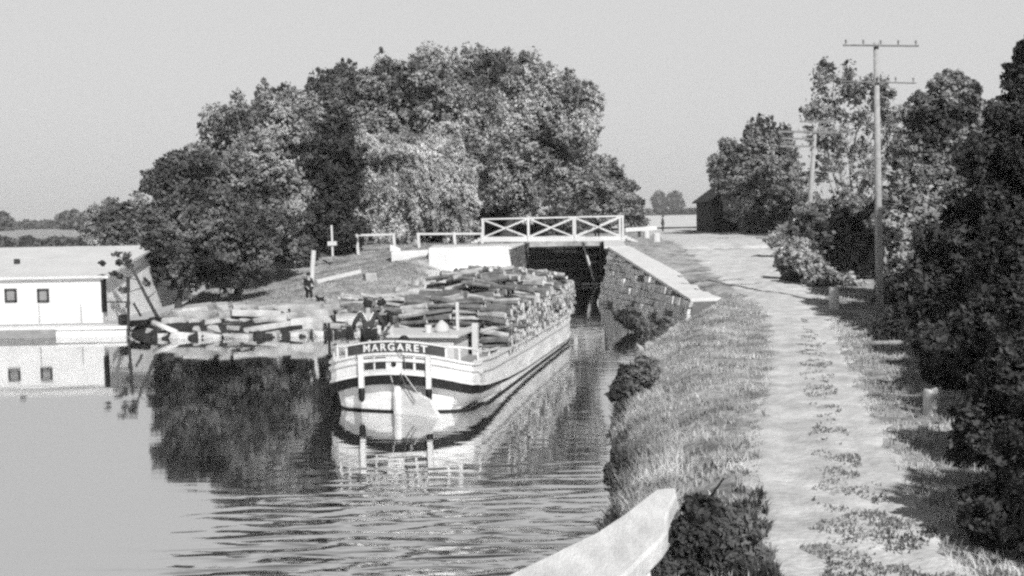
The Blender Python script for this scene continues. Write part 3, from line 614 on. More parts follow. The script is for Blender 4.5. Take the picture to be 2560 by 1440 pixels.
# ------------------------------------------------------------------ footbridge
YB = 74.0
bx0, bx1 = at(1207, 600, YB)[0], at(1557, 600, YB)[0]
def zb(px, py): return at(px, py, YB)[2]
br = empty("footbridge", ((bx0 + bx1) / 2, YB, 2.9), "white footbridge with crossed timber railings over the lock mouth", "bridge")
zd0, zd1 = zb(1207, 598), zb(1557, 596); ztop0, ztop1 = zb(1207, 548), zb(1557, 540)
mb = MB(); mb.bar((bx0 - .1, YB + .9, zd0 + .02), (bx1 + .1, YB + .9, zd1 + .02), 1.72, .10); mb.build("deck", M_deck, br)
for yy in (YB, YB + 1.85):
    mb = MB(); mb.bar((bx0 - .15, yy, zd0 - .03), (bx1 + .15, yy, zd1 - .03), .12, .30); mb.build("girder", M_white, br, bevel=.01)
    rail = MB(); rail.bar((bx0 - .08, yy, ztop0), (bx1 + .08, yy, ztop1), .11, .09); rail.build("top_rail", M_white, br)
    xs = [bx0, bx0 + (bx1 - bx0) * .328, bx0 + (bx1 - bx0) * .66, bx1]
    lerp = lambda x, a, b: a + (b - a) * (x - bx0) / (bx1 - bx0)
    for i, x in enumerate(xs):
        mb = MB(); lo = lerp(x, zd0, zd1) - (.15 if i in (1, 2) else .62); hi = lerp(x, ztop0, ztop1) - .04
        mb.box((x, yy - .07 if yy == YB else yy + .07, (lo + hi) / 2), (.13, .11, hi - lo)); mb.build("post", M_white, br, bevel=.008)
    for i in range(3):
        for s in (0, 1):
            x0, x1 = xs[i] + .07, xs[i + 1] - .07
            za, zc = lerp(x0, zd0, zd1) + .13, lerp(x1, ztop0, ztop1) - .06
            if s: za, zc = lerp(x0, ztop0, ztop1) - .06, lerp(x1, zd0, zd1) + .13
            mb = MB(); mb.bar((x0, yy + (.03 if s else -.03), za), (x1, yy + (.03 if s else -.03), zc), .05, .085); mb.build("cross_brace", M_white, br)
mb = MB(); x = at(1304, 600, YB)[0]; mb.box((x, YB + .1, zd0 - .34), (.14, .14, .34)); mb.build("strut", M_white, br)
for s, xx, n in ((-1, bx0, 4), (1, bx1, 4)):
    st = MB()
    for k in range(n):
        st.box((xx + s * (.22 + k * .22), YB + .92, zd0 + .02 - k * .11), (.24, 1.75, .09))
        st.box((xx + s * (.22 + k * .22), YB + .02, zd0 - .06 - k * .11), (.225, .07, .15))
    st.build("steps", M_white, br)

# low white fences
def low_fence(pts, lab, extra=None, lean=0.0):
    YF = 71.5; root = empty("low_fence", at(pts[0][0], 600, YF), lab, "fence")
    a = at(pts[0][0], pts[0][1], YF); b = at(pts[-1][0], pts[-1][1], YF)
    mb = MB(); mb.bar(a, b, .1, .13); mb.build("rail", M_white, root)
    for px in [p[0] for p in pts]:
        c = at(px, 590, YF); zt = a[2] + (b[2] - a[2]) * (c[0] - a[0]) / (b[0] - a[0]); zg = gz(c[0], YF)
        mb = MB(); mb.bar((c[0] + .06, YF - .06, zg - .1), (c[0] - .02, YF - .06, zt + .08), .17, .12, up=(0, 1, 0)); mb.build("post", M_white, root)
low_fence([(893, 588), (985, 586)], "short length of low white rail fence, left of the willow stem")
low_fence([(1046, 585), (1136, 584), (1205, 584)], "long low white rail fence joining the left end of the footbridge")
root = empty("white_post", at(831, 630, 68), "tall thin white post with a short crossboard left of the low fence", "post")
mb = MB(); mb.bar(at(832, 640, 68), at(829, 563, 68), .11); mb.build("post_shaft", M_white, root)
mb = MB(); mb.bar(at(819, 609, 67.9), at(842, 608, 67.9), .06, .26); mb.build("crossboard", M_white, root)
b = at(777, 704, 56); mb = MB(); mb.tube([(b[0], 56, gz(b[0], 56) - .1), tuple(at(784, 626, 56))], [.13, .12], 10)
tag(mb.build("mooring_post", M_white, smooth=False), "tall leaning round white post on the bank above the boy", "post")
def plank(px0, py0, px1, py1, Y0, Y1, th, m, lab, cat="plank", name="plank", w=.25):
    a = at(px0, py0, Y0); b = at(px1, py1, Y1); za = gz(a[0], Y0) + th / 2; zc = gz(b[0], Y1) + th / 2
    mb = MB(); mb.bar((a[0], Y0, za + .04), (b[0], Y1, zc + .04), w, th); return tag(mb.build(name, m, bevel=.02), lab, cat)
plank(790, 693, 900, 686, 57.5, 59.5, .2, M_white, "long white plank lying on the bank right of the leaning post")
def logb(px0, Y0, px1, Y1, r, m, lab, lift=0.0, name="driftwood_log"):
    a = at(px0, 700, Y0); b = at(px1, 700, Y1)
    mb = MB(); p0 = Vector((a[0], Y0, max(gz(a[0], Y0), 0) + r + lift)); p1 = Vector((b[0], Y1, max(gz(b[0], Y1), 0) + r + lift))
    mb.tube([p0, p0.lerp(p1, .5) + Vector((0, 0, .03)), p1], [r, r * 1.05, r * .85], 9); return tag(mb.build(name, m, smooth=True), lab, "log")
logb(932, 51.5, 1004, 53.5, .13, M_logend, "pale log lying on the slope above the shore logs behind the boat")
b = at(1020, 625, 68)
mb = MB(); g0 = gz(at(985, 630, 68)[0], 68)
A = at(982, 640, 66.5); B = at(1092, 628, 66.5)
mb.prism([(A[0], 65.6), (B[0], 66.4), (B[0] + .1, 67.6), (A[0] + .1, 67.4)], g0 - .3, [g0 + .42, g0 + .5, g0 + .5, g0 + .42])
mb.prism([(A[0] - .1, 65.9), (A[0] + .5, 66.2), (A[0] + .4, 67.0), (A[0] - .1, 66.9)], g0 + .42, [g0 + .85, g0 + .6, g0 + .6, g0 + .8])
tag(mb.build("stone_block", M_coping, bevel=.05), "pale stone block with a raised end in the grass below the low fence", "stone")
# white bollards by the lock
for i, (px, py0, py1, Yb, ww, lab) in enumerate([(1616, 577, 597, 83, .45, "squat white bollard right of the bridge steps, the farther of two"),
                                        (1641, 592, 614, 72, .5, "squat white bollard at the lock side, the nearer of two")]):
    t = at(px, py0, Yb); g = gz(t[0], Yb); mb = MB(); mb.tube([(t[0], Yb, g - .1), (t[0], Yb, g + .5), (t[0], Yb, g + .56)], [ww / 2, ww / 2 * .95, ww / 2 * .8], 12)
    tag(mb.build("bollard", M_white, smooth=False), lab, "bollard")
c = at(1585, 565, 86); mb = MB(); mb.bar((at(1562, 568, 85)[0], 85, gz(8.5, 85) + .62), (at(1640, 566, 87)[0], 87, gz(11, 87) + .68), .22, .3)
bl = empty("balance_beam", (c[0], 86, gz(c[0], 86)), "thick grey white balance beam lying level beyond the bridge's right end", "beam")
mb.build("beam", M_coping, bl)
mb = MB(); mb.box((c[0] + .4, 86, gz(c[0], 86) + .2), (.2, .2, .6)); mb.build("prop", M_dark, bl)
# stumps by the path
def stump(px, pyb, pyt, Yb, r, lab, chip=False):
    t = at(px, (pyb + pyt) / 2, Yb); g = gz(t[0], Yb); zt = at(px, pyt, Yb)[2]; mb = MB()
    n = 14; vs = []; fs = []
    for k, (zz, rr) in enumerate([(g - .15, r * 1.04), (g + (zt - g) * .5, r), (zt - .04, r * .98), (zt, r * .85)]):
        for q in range(n):
            a = 2 * math.pi * q / n; zo = (0.03 * math.sin(a * 2 + 1) + .012 * math.sin(a * 5)) if chip and k >= 2 else 0
            vs.append((t[0] + rr * math.cos(a) * (1 + .04 * math.sin(3 * a)), Yb + rr * math.sin(a), zz + zo))
    for k in range(3):
        for q in range(n): fs.append((k * n + q, k * n + (q + 1) % n, (k + 1) * n + (q + 1) % n, (k + 1) * n + q))
    fs.append(tuple(3 * n + q for q in range(n))); mb.add(vs, fs)
    return tag(mb.build("guard_post", M_white), lab, "post")
stump(2085, 774, 717, 40.5, .18, "tall round topped white post at the right edge of the path, farther up")
stump(2328, 1036, 974, 21.0, .14, "short white post with a chipped top in the shaded verge beside the path", True)

# ------------------------------------------------------------------ telegraph poles
def pole(px_t, py_t, px_b, Yb, r, arms, lab):
    t = at(px_t, py_t, Yb); b = at(px_b, 700, Yb); g = gz(b[0], Yb); root = empty("telegraph_pole", (b[0], Yb, g), lab, "telegraph pole")
    base = Vector((b[0], Yb, g - .3)); top = Vector((t[0], Yb, t[2]))
    mb = MB(); mb.tube([base, base.lerp(top, .5), top], [r, r * .82, r * .6], 10); mb.build("shaft", M_barkp, root, smooth=True)
    for (x0, y0, x1, y1, th) in arms:
        a = Vector(at(x0, y0, Yb - .14)); c = Vector(at(x1, y1, Yb - .14)); mb = MB(); mb.bar(a, c, .1, th); arm = mb.build("crossarm", M_bark, root)
        n = max(3, int((c - a).length / .6))
        for k in range(n + 1):
            q = a.lerp(c, (k + .15) / (n + .3)); mi = MB(); mi.tube([q + Vector((0, 0, .04)), q + Vector((0, 0, .16)), q + Vector((0, 0, .2))], [.02, .04, .02], 6)
            io = mi.build("insulator", M_grey, root, world=True)
pole(2190, 106, 2200, 39.5, .15, [(2108, 113, 2296, 115, .05), (2100, 203, 2290, 208, .035)], "tall pale telegraph pole with a wide top crossarm, nearer of the two")
pole(2038, 318, 2018, 72, .2, [(1945, 329, 2096, 331, .13), (2000, 304, 2090, 304, .10), (1955, 346, 2036, 348, .11), (1950, 366, 2036, 366, .11)], "leaning telegraph pole with four crossarms in front of the sparse tree, farther of the two")

# ------------------------------------------------------------------ barn at the bend
bn = at(1835, 560, 100); g = gz(bn[0], 100)
barn = empty("barn", (bn[0], 100, g), "dark gable ended barn half hidden under the pale tree at the bend", "barn")
xa, xb = at(1783, 560, 100)[0], at(1905, 560, 100)[0]; ze = at(1783, 500, 100)[2]; zr = at(1845, 455, 100)[2]
xm = (xa + xb) / 2
mb = MB(); mb.add([(xa, 100, g - .3), (xb, 100, g - .3), (xb, 109, g - .3), (xa, 109, g - .3), (xa, 100, ze), (xb, 100, ze), (xb, 109, ze), (xa, 109, ze), (xm, 100, zr), (xm, 109, zr)],
       [(0, 1, 5, 8, 4), (1, 2, 6, 5), (2, 3, 7, 9, 6), (3, 0, 4, 7)]); mb.build("wall", M_dark, barn)
mb = MB(); e = .35
for s, xe in ((-1, xa), (1, xb)):
    sl_ = (zr - ze) / (xm - xa)
    p = [(xm, 99.6, zr + .02), (xe + s * e, 99.6, ze - sl_ * e + .02), (xe + s * e, 109.4, ze - sl_ * e + .02), (xm, 109.4, zr + .02)]
    q = [(a, b_, c_ + .14) for a, b_, c_ in p]; mb.hexa(p + q)
mb.build("roof", M_dark, barn)
mb = MB(); mb.box((xm + .2, 99.98, g + 1.1), (1.6, .06, 2.2)); mb.build("door", M_black, barn)
o = MB(); o.box((at(1842, 450, 101)[0], 101, zr + .1), (.4, .4, 1.1)); o.build("chimney", M_stone, barn)

# ------------------------------------------------------------------ white boathouse on the left
bh = empty("boathouse", (-19, 48, .4), "long low white boathouse with a big pale roof at the left edge", "building")
zf = .48
Xr = at(256, 750, 47.8)[0]; Xl = Xr - 13
zeave = at(128, 700, 47.6)[2]; Yr = 54.5; zrid = at(100, 624, Yr)[2]; XrR = Xr + .3
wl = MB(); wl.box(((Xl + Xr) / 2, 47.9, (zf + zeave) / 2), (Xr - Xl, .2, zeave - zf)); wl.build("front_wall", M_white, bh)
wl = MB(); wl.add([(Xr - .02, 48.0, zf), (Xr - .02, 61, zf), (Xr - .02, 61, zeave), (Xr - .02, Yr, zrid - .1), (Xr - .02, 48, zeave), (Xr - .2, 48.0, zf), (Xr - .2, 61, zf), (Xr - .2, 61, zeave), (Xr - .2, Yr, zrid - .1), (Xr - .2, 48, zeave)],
       [(0, 1, 2, 3, 4), (9, 8, 7, 6, 5), (0, 4, 9, 5), (0, 5, 6, 1), (1, 6, 7, 2)]); wl.build("side_wall", M_sunwall, bh)
rf = MB()
p = [(Xl - .4, 47.74, zeave - .02), (XrR, 47.74, zeave + .02), (XrR, Yr, zrid), (Xl - .4, Yr, zrid)]
rf.hexa(p + [(a, b_, c_ + .12) for a, b_, c_ in p])
p = [(Xl - .4, Yr + .003, zrid), (XrR, Yr + .003, zrid), (XrR, 61.5, zeave), (Xl - .4, 61.5, zeave)]
rf.hexa(p + [(a, b_, c_ + .12) for a, b_, c_ in p]); rf.build("roof", M_shingle, bh)
mb = MB(); mb.bar((Xl - .4, 47.715, zeave - .03), (Xr + .1, 47.715, zeave + .0), .04, .07); mb.build("eaves_board", M_grey, bh)
for px, wpx in ((27, 25), (108, 24)):
    c = at(px, 739, 47.78); s = 47.78 / FPX; ww, hh = wpx * s, 29 * s; f = MB()
    for dx, dz, sx, sz in ((0, hh / 2, ww, .09), (0, -hh / 2, ww, .09), (-ww / 2, 0, .09, hh + .085), (ww / 2, 0, .09, hh + .085)): f.box((c[0] + dx, 47.775, c[2] + dz), (sx, .06, sz))
    wo_ = f.build("window", M_dark, bh); pn = MB(); pn.box((c[0], 47.79, c[2]), (ww - .09, .03, hh - .09)); po = pn.build("pane", M_grey, None, world=False)
    po.parent = wo_; po.matrix_parent_inverse = Matrix.Translation((19, -48, -.4))
c = at(52, 653, 51); mb = MB(); mb.box((c[0], 50.6, c[2] + .02), (.22, .16, .2)); mb.build("roof_vent", M_dark, bh)
for px in (98, 203):
    c = at(px, 790, 47.78); mb = MB(); mb.box((c[0], 47.79, .9), (.03, .03, .8)); mb.build("wall_seam", M_grey, bh)
# black bar painted as the dark of the door slit at the corner
mb = MB(); mb.bar((Xr + .02, 47.95, .95), (Xr + .02, 47.95, 2.42), .12, .34); tag(mb.build("dark_door_slit", M_black, bh))
# platform
dk = empty("landing_stage", (-19, 47, 0), "white planked landing stage along the water in front of the boathouse", "landing stage")
xd = at(318, 835, 46.9)[0]
mb = MB(); mb.box(((Xl + xd) / 2, 47.35, .36), (xd - Xl, 1.1, .12)); mb.build("platform", M_coping, dk)
xg = at(140, 835, 46.8)[0]
mb = MB(); mb.box(((xg + xd) / 2, 46.82, .12), (xd - xg, .14, .26)); mb.build("facing_board", M_white, dk, bevel=.01)
mb = MB(); mb.box(((Xl + xg) / 2, 46.78, .13), (xg - Xl, .2, .4)); mb.build("skirt", M_grey, dk)
for px in (95, 205, 300):
    mb = MB(); x = at(px, 840, 46.95)[0]; mb.box((x, 47.0, -.1), (.12, .12, .7)); mb.build("pile", M_dark, dk)
# post with a rail beside the boathouse
rp = empty("rail_post", at(320, 800, 47.0), "thin dark post with a side rail right of the boathouse corner", "post")
a = at(321, 826, 47); mb = MB(); mb.bar((a[0], 47, .1), tuple(at(320, 692, 47)), .09); mb.build("post_shaft", M_dark, rp)
mb = MB(); mb.bar(at(268, 755, 47.3), at(322, 755, 47.0), .04, .05); mb.build("side_rail", M_dark, rp)
mb = MB(); mb.bar(at(320, 719, 46.95), at(320, 697, 46.95), .13, .1); mb.build("top_block", M_dark, rp)
mb = MB(); mb.bar(at(318, 770, 46.95), at(321, 754, 46.95), .15, .12); mb.build("lower_block", M_dark, rp)
mb = MB(); mb.tube([at(334, 758, 47.2), at(352, 790, 47.0)], .05, 6); tag(mb.build("leaning_stick", M_dark), "short dark stick leaning right of the rail post", "stick")
mb = MB(); c = at(306, 795, 47.2); mb.tube([(c[0] - .1, 47.2, .62), (c[0] + .1, 47.35, .62)], [.26, .26], 12); tag(mb.build("cask", M_black), "small dark cask on the right end of the landing stage", "cask")
mb = MB(); c = at(335, 795, 47.6); mb.bar((c[0] - .5, 47.5, .45), (c[0] + .7, 47.3, .52), .3, .24); tag(mb.build("dark_timber", M_black), "dark timber baulk lying between the stage and the first rocks", "timber")
# leaning dead sapling
sp = empty("leaning_sapling", at(385, 790, 47.5), "dark thin sapling leaning left over the water beside the boathouse", "sapling")
mb = MB(); pts = [at(398, 800, 47.6), at(368, 745, 47.5), at(345, 700, 47.4), at(326, 658, 47.3), at(312, 634, 47.2)]
mb.tube(pts, [.08, .07, .06, .05, .03], 7)
for a, b in (((345, 700), (300, 690)), ((330, 665), (296, 655)), ((355, 720), (305, 735)), ((335, 680), (370, 650)), ((322, 650), (290, 640)), ((370, 745), (400, 720))):
    mb.tube([at(*a, 47.4), at(*b, 47.2)], [.025, .01], 5)
mb.build("stem", M_barkd, sp, smooth=True)
bl_ = [(at(px, py, 47.3), (rx * .0169, .2, ry * .0169)) for px, py, rx, ry in ((314, 645, 9, 14), (322, 660, 6, 12), (296, 655, 8, 7), (255, 658, 7, 5), (285, 685, 9, 5), (300, 690, 6, 4), (366, 708, 9, 8), (292, 634, 6, 5), (310, 725, 12, 6))]
P, O = crown_points(bl_, 60, 12, .4, .1); V = leaf_quads(P, .1, .2, 2); np_mesh("foliage", V, np.arange(len(V)).reshape(-1, 4), M_leafd, sp, origin=np.array(sp.location))
# white log at the water's edge
mb = MB(); a = at(383, 806, 46.2); b = at(441, 831, 45.6); mb.tube([a, b], [.12, .11], 10); tag(mb.build("floating_log", M_white, smooth=True), "thin white pole slanting into the water in front of the leftmost rocks", "pole")
mb = MB(); a = at(822, 812, 44.5); mb.tube([(a[0], 44.5, -.6), (a[0], 44.5, .62)], .055, 8); tag(mb.build("mooring_stake", M_black), "thin dark stake standing in the water left of the boat's stern", "stake")

# ------------------------------------------------------------------ shore rocks: every rock its own object
def hull_mesh(name, n, sx, sy, sz, seed, m):
    rr = random.Random(seed); bm = bmesh.new()
    for k in range(n):
        v = Vector((rr.choice((-1, 1)) * rr.uniform(.55, 1), rr.choice((-1, 1)) * rr.uniform(.6, 1), rr.choice((-1, 1)) * rr.uniform(.7, 1)))
        bm.verts.new((v.x * sx, v.y * sy, v.z * sz))
    r_ = bmesh.ops.convex_hull(bm, input=bm.verts); bmesh.ops.delete(bm, geom=[e for e in r_['geom_interior'] if isinstance(e, bmesh.types.BMVert)], context='VERTS')
    bmesh.ops.recalc_face_normals(bm, faces=bm.faces)
    me = bpy.data.meshes.new(name); bm.to_mesh(me); bm.free(); me.materials.append(m); return me
xs_s = np.linspace(-16.2, -4.9, 60); ds_s = np.linspace(-.5, 2.7, 14); SX, SD = np.meshgrid(xs_s, ds_s)
SY = np.interp(SX, [-16.5, -14.5, -9, -6, -4.6], [47.5, 46, 45.8, 46.6, 48.5]) + SD + .12 * np.sin(SX * 3.1)
si = np.arange(SX.size).reshape(SX.shape)
tag(np_mesh("rock_gap_shade", np.stack([SX, SY, ground_z(SX, SY) + .03 - .08 * ((SD < -.4) | (SD > 2.6))], -1).reshape(-1, 3), np.stack([si[:-1, :-1], si[:-1, 1:], si[1:, 1:], si[1:, :-1]], -1).reshape(-1, 4), M_shadewet, smooth=True), kind='structure')  # dark sheet painting the shade in the gaps between shore rocks
ROCKS = [hull_mesh("rock", 26, .5, .38, .5, 100 + i, M_stone) for i in range(9)]
rr = random.Random(5); nrock = 0
DROCKS = [hull_mesh('rock', 26, .5, .38, .5, 200 + i, M_shadewet) for i in range(5)]
def put_rock(x, y, z, sx, sy, sz, rz, lab, grp=None, tilt=.08, dk=False):
    o = bpy.data.objects.new("rock", DROCKS[rr.randrange(5)] if dk else ROCKS[rr.randrange(9)]); COL.objects.link(o)
    o.location = (x, y, z); o.scale = (sx, sy, sz); o.rotation_euler = (rr.uniform(-tilt, tilt), rr.uniform(-tilt, tilt), rz); tag(o, lab, "rock", grp); return o
LAB = "pale flat slab in the tumbled stone shore between the boathouse and the boat"
x = -15.6
for row in range(5):
    x = -15.4 + row * .3
    while x < -5.2:
        ln = (rr.uniform(.35, 1.2) if rr.random() < .6 else rr.uniform(1.2, 2.2)) if row else rr.uniform(.3, 1.3); yb = float(np.interp(x, [-16.5, -14.5, -9, -6, -4.6], [47.5, 46, 45.8, 46.6, 48.5])); hgt = rr.uniform(.2, .4)
        put_rock(x + ln / 2, yb + .05 + row * .55 + rr.uniform(-.2, .2), .02 + row * .25 + rr.uniform(-.05, .05), ln * 1.04, rr.uniform(1.0, 1.7), hgt, rr.uniform(-.3, .3), LAB, "slabs of the stone shore", .13); x += ln * rr.uniform(.98, 1.2)
for k in range(90):
    x = rr.uniform(-15.5, -5.4); yb = float(np.interp(x, [-16.5, -14.5, -9, -6, -4.6], [47.5, 46, 45.8, 46.6, 48.5])); s = rr.uniform(.2, .5)
    put_rock(x, yb + rr.uniform(-.45, .1), rr.uniform(-.05, .08), s * 1.3, s, s * .7, rr.uniform(0, 3), "small dark stone at the water line of the stone shore", "small stones at the water line", .3, True)
for k in range(40):      # small stones below the left wing wall and on the pale slope
    t = rr.random(); x = -4.9 - rr.uniform(-.2, 2.2) + 3.6 * t; y = 48.0 + 11 * t + rr.uniform(-.3, 1.2); s = rr.uniform(.15, .45)
    put_rock(x - .9, y, gz(x - .9, y) + s * .12, s * 1.4, s, s * .6, rr.uniform(0, 3), "small loose stone on the slope beside the left wing wall", "loose stones on the left slope", .3)
for k in range(30):
    t = rr.random(); p0, p1 = POLY[10], POLY[8]; x = 6.6 - 2.9 * t; y = 44.2 - 9 * t; s = rr.uniform(.15, .5)
    put_rock(x + rr.uniform(-.2, .3), y + rr.uniform(-.3, .3), rr.uniform(0, .15), s * 1.3, s, s * .7, rr.uniform(0, 3), "stone along the water's edge between the stone wing wall and the bank bush", "stones along the right bank", .3)
c = at(925, 708, 57); put_rock(c[0], 57, gz(c[0], 57) + .12, .7, .6, .5, .4, "single round white boulder on the slope above the boat's stern")

# ------------------------------------------------------------------ logs
def log_mesh(i, L, r, nseg=8):
    r2 = random.Random(900 + i); mb = MB(); n = nseg if i % 3 else 5; prof = [r * r2.uniform(.78, 1.15) for _ in range(n)]; base = 0; bend = r2.uniform(-.03, .03)
    vs = []
    for k, t in enumerate((-.5, -.17, .17, .5)):
        for q in range(n):
            a = 2 * math.pi * q / n; rr_ = prof[q] * r2.uniform(.93, 1.07); vs.append((t * L, rr_ * math.cos(a) + bend * (1 - 4 * t * t), rr_ * math.sin(a) + bend * .5 * (1 - 4 * t * t)))
    fs = []
    for k in range(3):
        for q in range(n): fs.append((k * n + q, k * n + (q + 1) % n, (k + 1) * n + (q + 1) % n, (k + 1) * n + q))
    mb.add(vs, fs, 0); mb.add(vs[:n][::-1], [tuple(range(n))], 1); mb.add(vs[-n:], [tuple(range(n))], 1)
    me = bpy.data.meshes.new("firewood_log"); me.from_pydata(mb.v, [], mb.f); me.polygons.foreach_set('material_index', mb.mi)
    bm = bmesh.new(); bm.from_mesh(me); bmesh.ops.remove_doubles(bm, verts=bm.verts, dist=1e-5); bmesh.ops.recalc_face_normals(bm, faces=bm.faces); bm.to_mesh(me); bm.free()
    me.materials.append(M_logbark if i % 5 in (0, 2, 3) else M_logpale); me.materials.append(M_logend); return me
LOGS = [log_mesh(i, .80, .077) for i in range(10)]

# ------------------------------------------------------------------ the canal boat
BO = Vector((-2.84, 27.3, 0)); BRZ = -R(11.6)
BM = Matrix.Translation(BO) @ Matrix.Rotation(BRZ, 4, 'Z')
boat = empty("canal_boat", BO, "long white loaded canal boat with an arched stern and a dark name board", "boat", rz=BRZ)
HALF = [(0, -.25), (.5, -.22), (.9, -.14), (1.3, -.05), (1.6, .05), (1.82, .24), (1.93, .6), (1.96, 1.3), (1.96, 2.2), (1.95, 4), (1.95, 6.5), (1.95, 9), (1.95, 12), (1.95, 14.8), (1.86, 15.9), (1.5, 16.7), (.8, 17.1), (0, 17.2)]
OUT = HALF + [(-v, s) for v, s in HALF[-2:0:-1]]           # closed outline (v, s)
def arch(v): return .35 * (v / 1.95) ** 2
def bl(v, s, base, tbl):
    if s < .8: return base - arch(v) if s < .5 else (base - arch(v)) * (1 - (s - .5) / .3) + float(np.interp(.8, *tbl)) * (s - .5) / .3
    return float(np.interp(s, *tbl))
TOP = ([.8, 1.7, 6.6, 14, 17.2], [1.2, 1.13, 1.04, 1.0, 1.1]); BOT = ([.8, 1.7, 4, 6.6, 14, 17.2], [.58, .49, .33, .24, .19, .3])
def ztop(v, s): return bl(v, s, 1.46, TOP)
def zbot(v, s): return bl(v, s, .97, BOT)
def dens(o_, k=6):
    r_ = []
    for i in range(len(o_)):
        a, b = o_[i], o_[(i + 1) % len(o_)]; n = 6 if math.hypot(a[0] - b[0], a[1] - b[1]) > .9 else 3
        for q in range(n): t = q / n; r_.append((a[0] + (b[0] - a[0]) * t, a[1] + (b[1] - a[1]) * t))
    return r_
OD = dens(OUT)
def inset(o_, d):
    n = len(o_); r_ = []
    for i in range(n):
        a, b, c = o_[i - 1], o_[i], o_[(i + 1) % n]; t = Vector((c[0] - a[0], c[1] - a[1])).normalized(); r_.append((b[0] - t.y * d, b[1] + t.x * d))
    return r_
def ring(mb, o_a, za, o_b, zb_, mi=0):
    n = len(o_a); vs = [(p[0], p[1], z) for p, z in zip(o_a, za)] + [(p[0], p[1], z) for p, z in zip(o_b, zb_)]
    mb.add(vs, [(i, (i + 1) % n, n + (i + 1) % n, n + i) for i in range(n)], mi)
def closed_band(name, d_out, d_in, fz0, fz1, m, sel=None, parent=None, bevel=0):
    mb = MB(); A = inset(OD, -d_out); B = inset(OD, d_in); z0 = [fz0(*p) for p in OD]; z1 = [fz1(*p) for p in OD]
    ring(mb, A, z0, A, z1); ring(mb, A, z1, B, z1); ring(mb, B, z1, B, z0); ring(mb, B, z0, A, z0)
    return mb.build(name, m, parent or boat, world=False)
closed_band("upper_hull", 0, .12, zbot, ztop, M_hull)
closed_band("gunwale", .05, .16, lambda v, s: ztop(v, s) + .002, lambda v, s: ztop(v, s) + .06, M_white)
closed_band("rubbing_strake", .05, -.004, lambda v, s: ztop(v, s) - .26 + .1 * (s < .5), lambda v, s: ztop(v, s) - .18 + .1 * (s < .5), M_white)
closed_band("lower_strake", .035, -.004, lambda v, s: zbot(v, s) + .0, lambda v, s: zbot(v, s) + .07, M_hull)
closed_band('black_band', -.02, .3, lambda v, s: zbot(v, s) - float(np.interp(s, [0, .8, 2, 5, 8], [.24, .2, .12, .07, .06])), lambda v, s: zbot(v, s) + .004, M_black)  # plain black strip below the upper hull, tallest at the stern
# hull below: stern set in under the overhang
mb = MB(); O2 = []
for v, s in OD:
    if s < 1.4: O2.append((v * .97, .17 + s * .88))
    else: O2.append((v * .975, s if s < 16.9 else s - .1))
O2b = [(v * .95, s + (.12 if s < 1.4 else 0)) for v, s in O2]
zt_ = [zbot(*p) + .06 for p in OD]; zm_ = [.3 if 0 < s < 3.4 and v > .8 else 0.0 for v, s in OD]; O2c = [(v * .93, s + .1) if s < 1.4 else (v, s) for v, s in O2]
O2b = [((v * (.45 + .55 * min(1, max(0, (s - .8) / 2.6))), s + .6) if (v > .7 and s < 3.4) else p) for (v, s), p in zip(O2, O2b)]
ring(mb, O2c, zm_, O2, zt_); ring(mb, O2b, [-.7] * len(OD), O2c, zm_)
ring(mb, O2, zt_, inset(OD, .06), zt_); mb.build("lower_hull", M_hull, boat, world=False)
O2d = [(p[0] * 1.012, p[1] - (.02 if p[1] < 1.4 else 0)) for p in O2c]
mb = MB(); ring(mb, O2d, [-.12] * len(OD), O2d, [.045] * len(OD)); ring(mb, O2d, [.045] * len(OD), inset(O2d, .06), [.045] * len(OD)); mb.build('waterline_band', M_black, boat, world=False)
IN = inset(OD, .1); mb = MB(); mb.add([(p[0], p[1], min(ztop(*q) - .12, 1.12)) for p, q in zip(IN, OD)], [tuple(range(len(IN)))]); mb.build("deck", M_deck, boat, world=False)
def sv(v): return float(np.interp(abs(v), [a[0] for a in HALF[:8]], [a[1] for a in HALF[:8]]))
def curved_plate(v0, v1, z0, z1, proud, th, name, m, parent=boat, n=14, use_arch=True, loc=False):
    mb = MB()
    for k in range(n):
        a = v0 + (v1 - v0) * k / n; b = v0 + (v1 - v0) * (k + 1) / n; P = []
        ar = (lambda q: arch(q)) if use_arch else (lambda q: 0)
        for z in (z0, z1): P += [(a, sv(a) - proud, z - ar(a)), (b, sv(b) - proud, z - ar(b)), (b, sv(b) - proud + th, z - ar(b)), (a, sv(a) - proud + th, z - ar(a))]
        mb.hexa(P)
    if parent is not boat:
        o = mb.build(name, m, None, world=False); o.parent = parent; return o
    return mb.build(name, m, parent, world=False)
nb = curved_plate(-1.24, 1.24, 1.53, 1.77, .05, .05, "name_board", M_board)
curved_plate(-1.30, 1.30, 1.772, 1.81, .09, .12, "board_cap", M_white, nb)
curved_plate(-1.30, -1.24, 1.525, 1.77, .06, .07, "board_end", M_white, nb, 1); curved_plate(1.24, 1.30, 1.525, 1.77, .06, .07, "board_end", M_white, nb, 1)
# lettering
cu = bpy.data.curves.new("lettering", 'FONT'); cu.body = "MARGARET"; cu.size = .245; cu.extrude = .006; cu.space_character = 1.32; cu.align_x = 'CENTER'; cu.offset = .006
to = bpy.data.objects.new("lettering_tmp", cu); COL.objects.link(to); bpy.context.view_layer.update()
lm = bpy.data.meshes.new_from_object(to.evaluated_get(bpy.context.evaluated_depsgraph_get())); bpy.data.objects.remove(to)
xs_ = [v.co.x for v in lm.vertices]; wid = max(xs_) - min(xs_); midx_ = (max(xs_) + min(xs_)) / 2; kx = 1.62 / wid
for v in lm.vertices:
    x = (v.co.x - midx_) * kx + .02; y = v.co.y; z = v.co.z; v.co = (x, sv(x) - .062 - z, 1.57 + y - arch(x))
lm.materials.clear(); lm.name = "lettering"; link("lettering", lm, M_white, nb)
